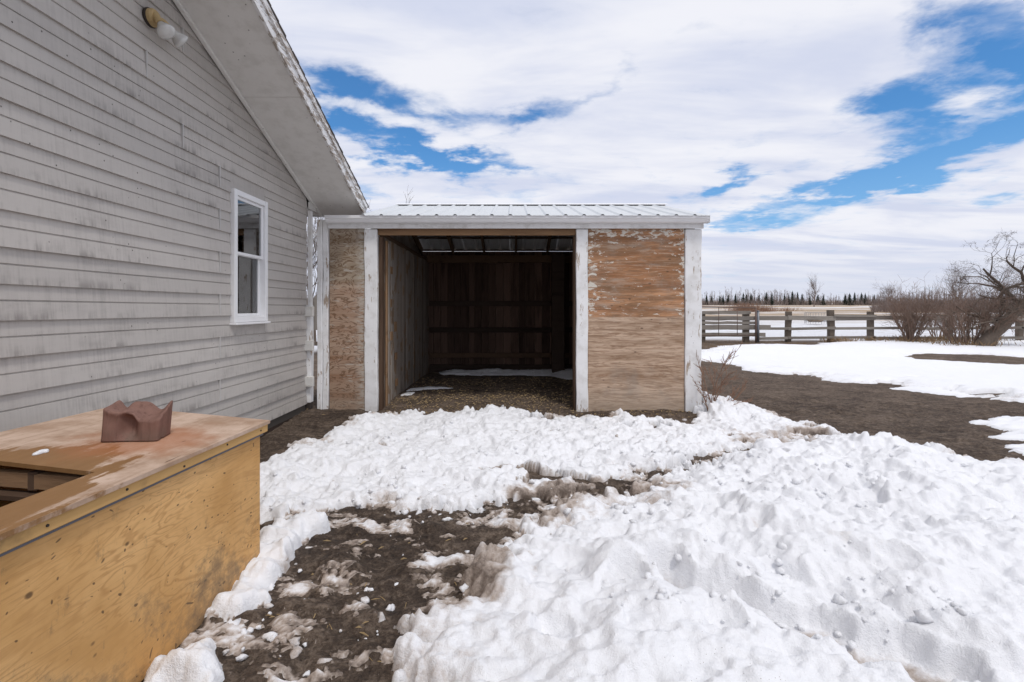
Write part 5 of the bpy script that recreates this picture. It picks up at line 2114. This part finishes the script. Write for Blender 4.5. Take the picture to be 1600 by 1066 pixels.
def far_wood():
    r = random.Random(99)
    crowns = [spruce_mesh(i) for i in range(3)]
    for m in crowns:
        m.materials.append(MAT['needles'])
    tk = Branches(5, 5)
    tk.tube([Vector((0, 0, -.05)), Vector((0, 0, .5)), Vector((0, 0, .98))], [.016, .010, .002])
    trunk = tk.mesh('spruce_trunk')
    trunk.materials.append(MAT['bark'])
    xs = [255, 285, 330, 395, 465, 495, 535, 605, 670, 720, 835, 870, 905, 950, 990, 1060, 1130, 1180, 1375, 1415, 1460, 1520]
    tops = [345, 340, 338, 330, 320, 335, 328, 342, 316, 322, 332, 340, 305, 316, 330, 345, 338, 340, 335, 326, 318, 322]
    px_ = [1080 + x / 5.714 for x in xs] + [1352, 1366, 1112, 1104]
    py_ = [400 + y / 5.714 for y in tops] + [457, 459, 461, 460]
    for i, (u, v) in enumerate(zip(px_, py_)):
        Y = 236 + r.uniform(-8, 8)
        X = (u - CX) * Y / FPX
        z0 = gz1(X, Y)
        H = PZ(v, Y) - z0
        root = empty('spruce_tree', (X, Y, z0))
        tag(root, 'dark narrow spruce in the far tree line beyond the snowy field', 'tree', 'spruces in the far tree line')
        for nm, me in (('crown', crowns[i % 3]), ('trunk', trunk)):
            o = bpy.data.objects.new(nm, me)
            COL.objects.link(o)
            o.parent = root
            k = r.uniform(1.2, 1.9)
            o.scale = (H * k, H * k, H)
            o.rotation_euler = (0, 0, r.uniform(0, 6.28))
    # the rest of the far wood reads as one grey-brown mass of stems and twigs
    v, f = [], []

    def blade(p, q, w0, w1, ang):
        k = len(v)
        for a in (0, 2.094, 4.189):
            v.append((p[0] + w0 * math.cos(a + ang), p[1] + w0 * math.sin(a + ang), p[2]))
        for a in (0, 2.094, 4.189):
            v.append((q[0] + w1 * math.cos(a + ang), q[1] + w1 * math.sin(a + ang), q[2]))
        for a in range(3):
            b_ = (a + 1) % 3
            f.append((k + a, k + b_, k + 3 + b_, k + 3 + a))
    for i in range(1500):
        Y = r.uniform(243, 285)
        X = r.uniform(-190, 420)
        z0 = gz1(X, Y)
        u = CX + X * FPX / Y
        hb = 6.3 + 1.5 * math.sin(X * .06) + .9 * math.sin(X * .21 + 1)
        if u > 1350:
            hb *= 1.15
        H = hb * r.uniform(.50, 1.15)
        top = (X + r.uniform(-.5, .5), Y, z0 + H)
        blade((X, Y, z0 - .3), top, .11, .03, r.random())
        for j in range(11):
            t = r.uniform(.15, .95)
            p = (X + (top[0] - X) * t, Y, z0 + H * t)
            L = H * (.14 + .16 * (1 - t)) * r.uniform(.6, 1.3)
            a = r.uniform(0, 6.28)
            q = (p[0] + L * .55 * math.cos(a), p[1] + L * .55 * math.sin(a), p[2] + L * .85)
            blade(p, q, .05, .025, r.random())
    # undergrowth
    for i in range(9000):
        Y = r.uniform(228, 250)
        X = r.uniform(-190, 420)
        z0 = gz1(X, Y)
        h = r.uniform(1.6, 4.4) * (1 + .25 * math.sin(X * .11))
        a = r.uniform(0, 6.28)
        for j in range(2):
            blade((X, Y, z0 - .2), (X + r.gauss(0, .6), Y + r.gauss(0, .5), z0 + h * r.uniform(.6, 1)), .09, .03, a)
    o = link('far_wood', mesh_py('far_wood', v, f), MAT['wood_far'])
    tag(o, 'grey-brown bare wood along the horizon', 'woodland', kind='stuff')
    # thicket half way to the wood, right of the field
    v2, f2 = v, f
    v, f = [], []

    def blade2(p, q, w0, w1, ang):
        k = len(v)
        for a in (0, 2.094, 4.189):
            v.append((p[0] + w0 * math.cos(a + ang), p[1] + w0 * math.sin(a + ang), p[2]))
        for a in (0, 2.094, 4.189):
            v.append((q[0] + w1 * math.cos(a + ang), q[1] + w1 * math.sin(a + ang), q[2]))
        for a in range(3):
            b_ = (a + 1) % 3
            f.append((k + a, k + b_, k + 3 + b_, k + 3 + a))
    for i in range(4600):
        Y = r.uniform(112, 150)
        u = r.uniform(1362, 1760)
        X = (u - CX) * Y / FPX
        z0 = gz1(X, Y)
        edge_ = min(1, (u - 1362) / 50)
        h = (1.8 + 1.9 * edge_) * r.uniform(.5, 1.0) * (1 + .22 * math.sin(X * .17) + .15 * math.sin(X * .43 + 1))
        blade2((X, Y, z0 - .2), (X + r.gauss(0, .5), Y + r.gauss(0, .5), z0 + h), .045, .014, r.random())
        blade2((X, Y, z0 + h * .3), (X + r.gauss(0, .7), Y + r.gauss(0, .5), z0 + h * r.uniform(.7, .98)), .03, .012, r.random())
    o = link('thicket', mesh_py('thicket', v, f), MAT['wood_far'])
    tag(o, 'brown leafless thicket behind the fence at the right', 'thicket', kind='stuff')
    # reddish willow scrub in the field
    v.clear()
    f.clear()
    for (uc, Y0, wpx, hpx, n) in ((1165, 120, 30, 15, 700), (1195, 125, 22, 10, 360), (1230, 130, 20, 7, 160)):
        for i in range(n):
            u = r.gauss(uc, wpx * .45)
            Y = Y0 + r.gauss(0, 2)
            X = (u - CX) * Y / FPX
            z0 = gz1(X, Y)
            h = hpx * Y / FPX * r.uniform(.4, 1.0)
            blade2((X, Y, z0 - .1), (X + r.gauss(0, .4), Y + r.gauss(0, .4), z0 + h), .03, .012, r.random())
    o = link('willow_scrub', mesh_py('willow_scrub', v, f), MAT['redtwig'])
    tag(o, 'low reddish willow scrub in front of the far spruces', 'scrub', kind='stuff')


far_wood()


def grass():
    """withered grass along the fence line and round the shrubs"""
    r = random.Random(4)
    v, f = [], []

    def tuft(x, y, h, n, sp):
        z = gz1(x, y)
        for _ in range(n):
            a = r.uniform(0, 6.28)
            px_, py_ = x + r.gauss(0, sp), y + r.gauss(0, sp * .6)
            hh = h * r.uniform(.5, 1.1)
            lx, ly = r.gauss(0, .35) * hh, r.gauss(0, .3) * hh
            w = .006
            k = len(v)
            v.extend([(px_ - w * math.cos(a), py_ - w * math.sin(a), z - .02), (px_ + w * math.cos(a), py_ + w * math.sin(a), z - .02),
                      (px_ + lx * .4, py_ + ly * .4, z + hh * .6), (px_ + lx, py_ + ly, z + hh)])
            f.extend([(k, k + 1, k + 2), (k, k + 2, k + 3)])
    for u in np.arange(1290, 1860, 3.5):
        y = 20.0 + r.gauss(0, .25)
        x = (u - CX) * y / FPX
        dens = 14 if 1390 < u < 1560 else 6
        tuft(x, y, .30 if dens > 10 else .18, dens, .12)
    for (u, Y, n, sp) in ((1421, 19.1, 150, .45), (1508, 17.8, 170, .6), (1300, 19.9, 70, .25), (1320, 19.8, 60, .3), (1536, 17.3, 90, .25), (1362, 19.9, 80, .25), (1470, 19.4, 120, .5)):
        tuft((u - CX) * Y / FPX, Y, .28, n, sp)
    for i in range(900):
        u = r.uniform(1096, 1262)
        v_ = r.uniform(533, 544) if u < 1230 else r.uniform(536, 541)
        x, y = G(u, v_)
        tuft(x, y, .06, 2, .06)
    o = link('dry_grass', mesh_py('dry_grass', v, f), MAT['drygrass'])
    tag(o, 'withered brown grass along the foot of the fence', 'grass', kind='stuff')


grass()
scene.render.resolution_x, scene.render.resolution_y = 1024, 682
scene.cycles.max_bounces = 5
scene.cycles.diffuse_bounces = 4
scene.cycles.glossy_bounces = 2
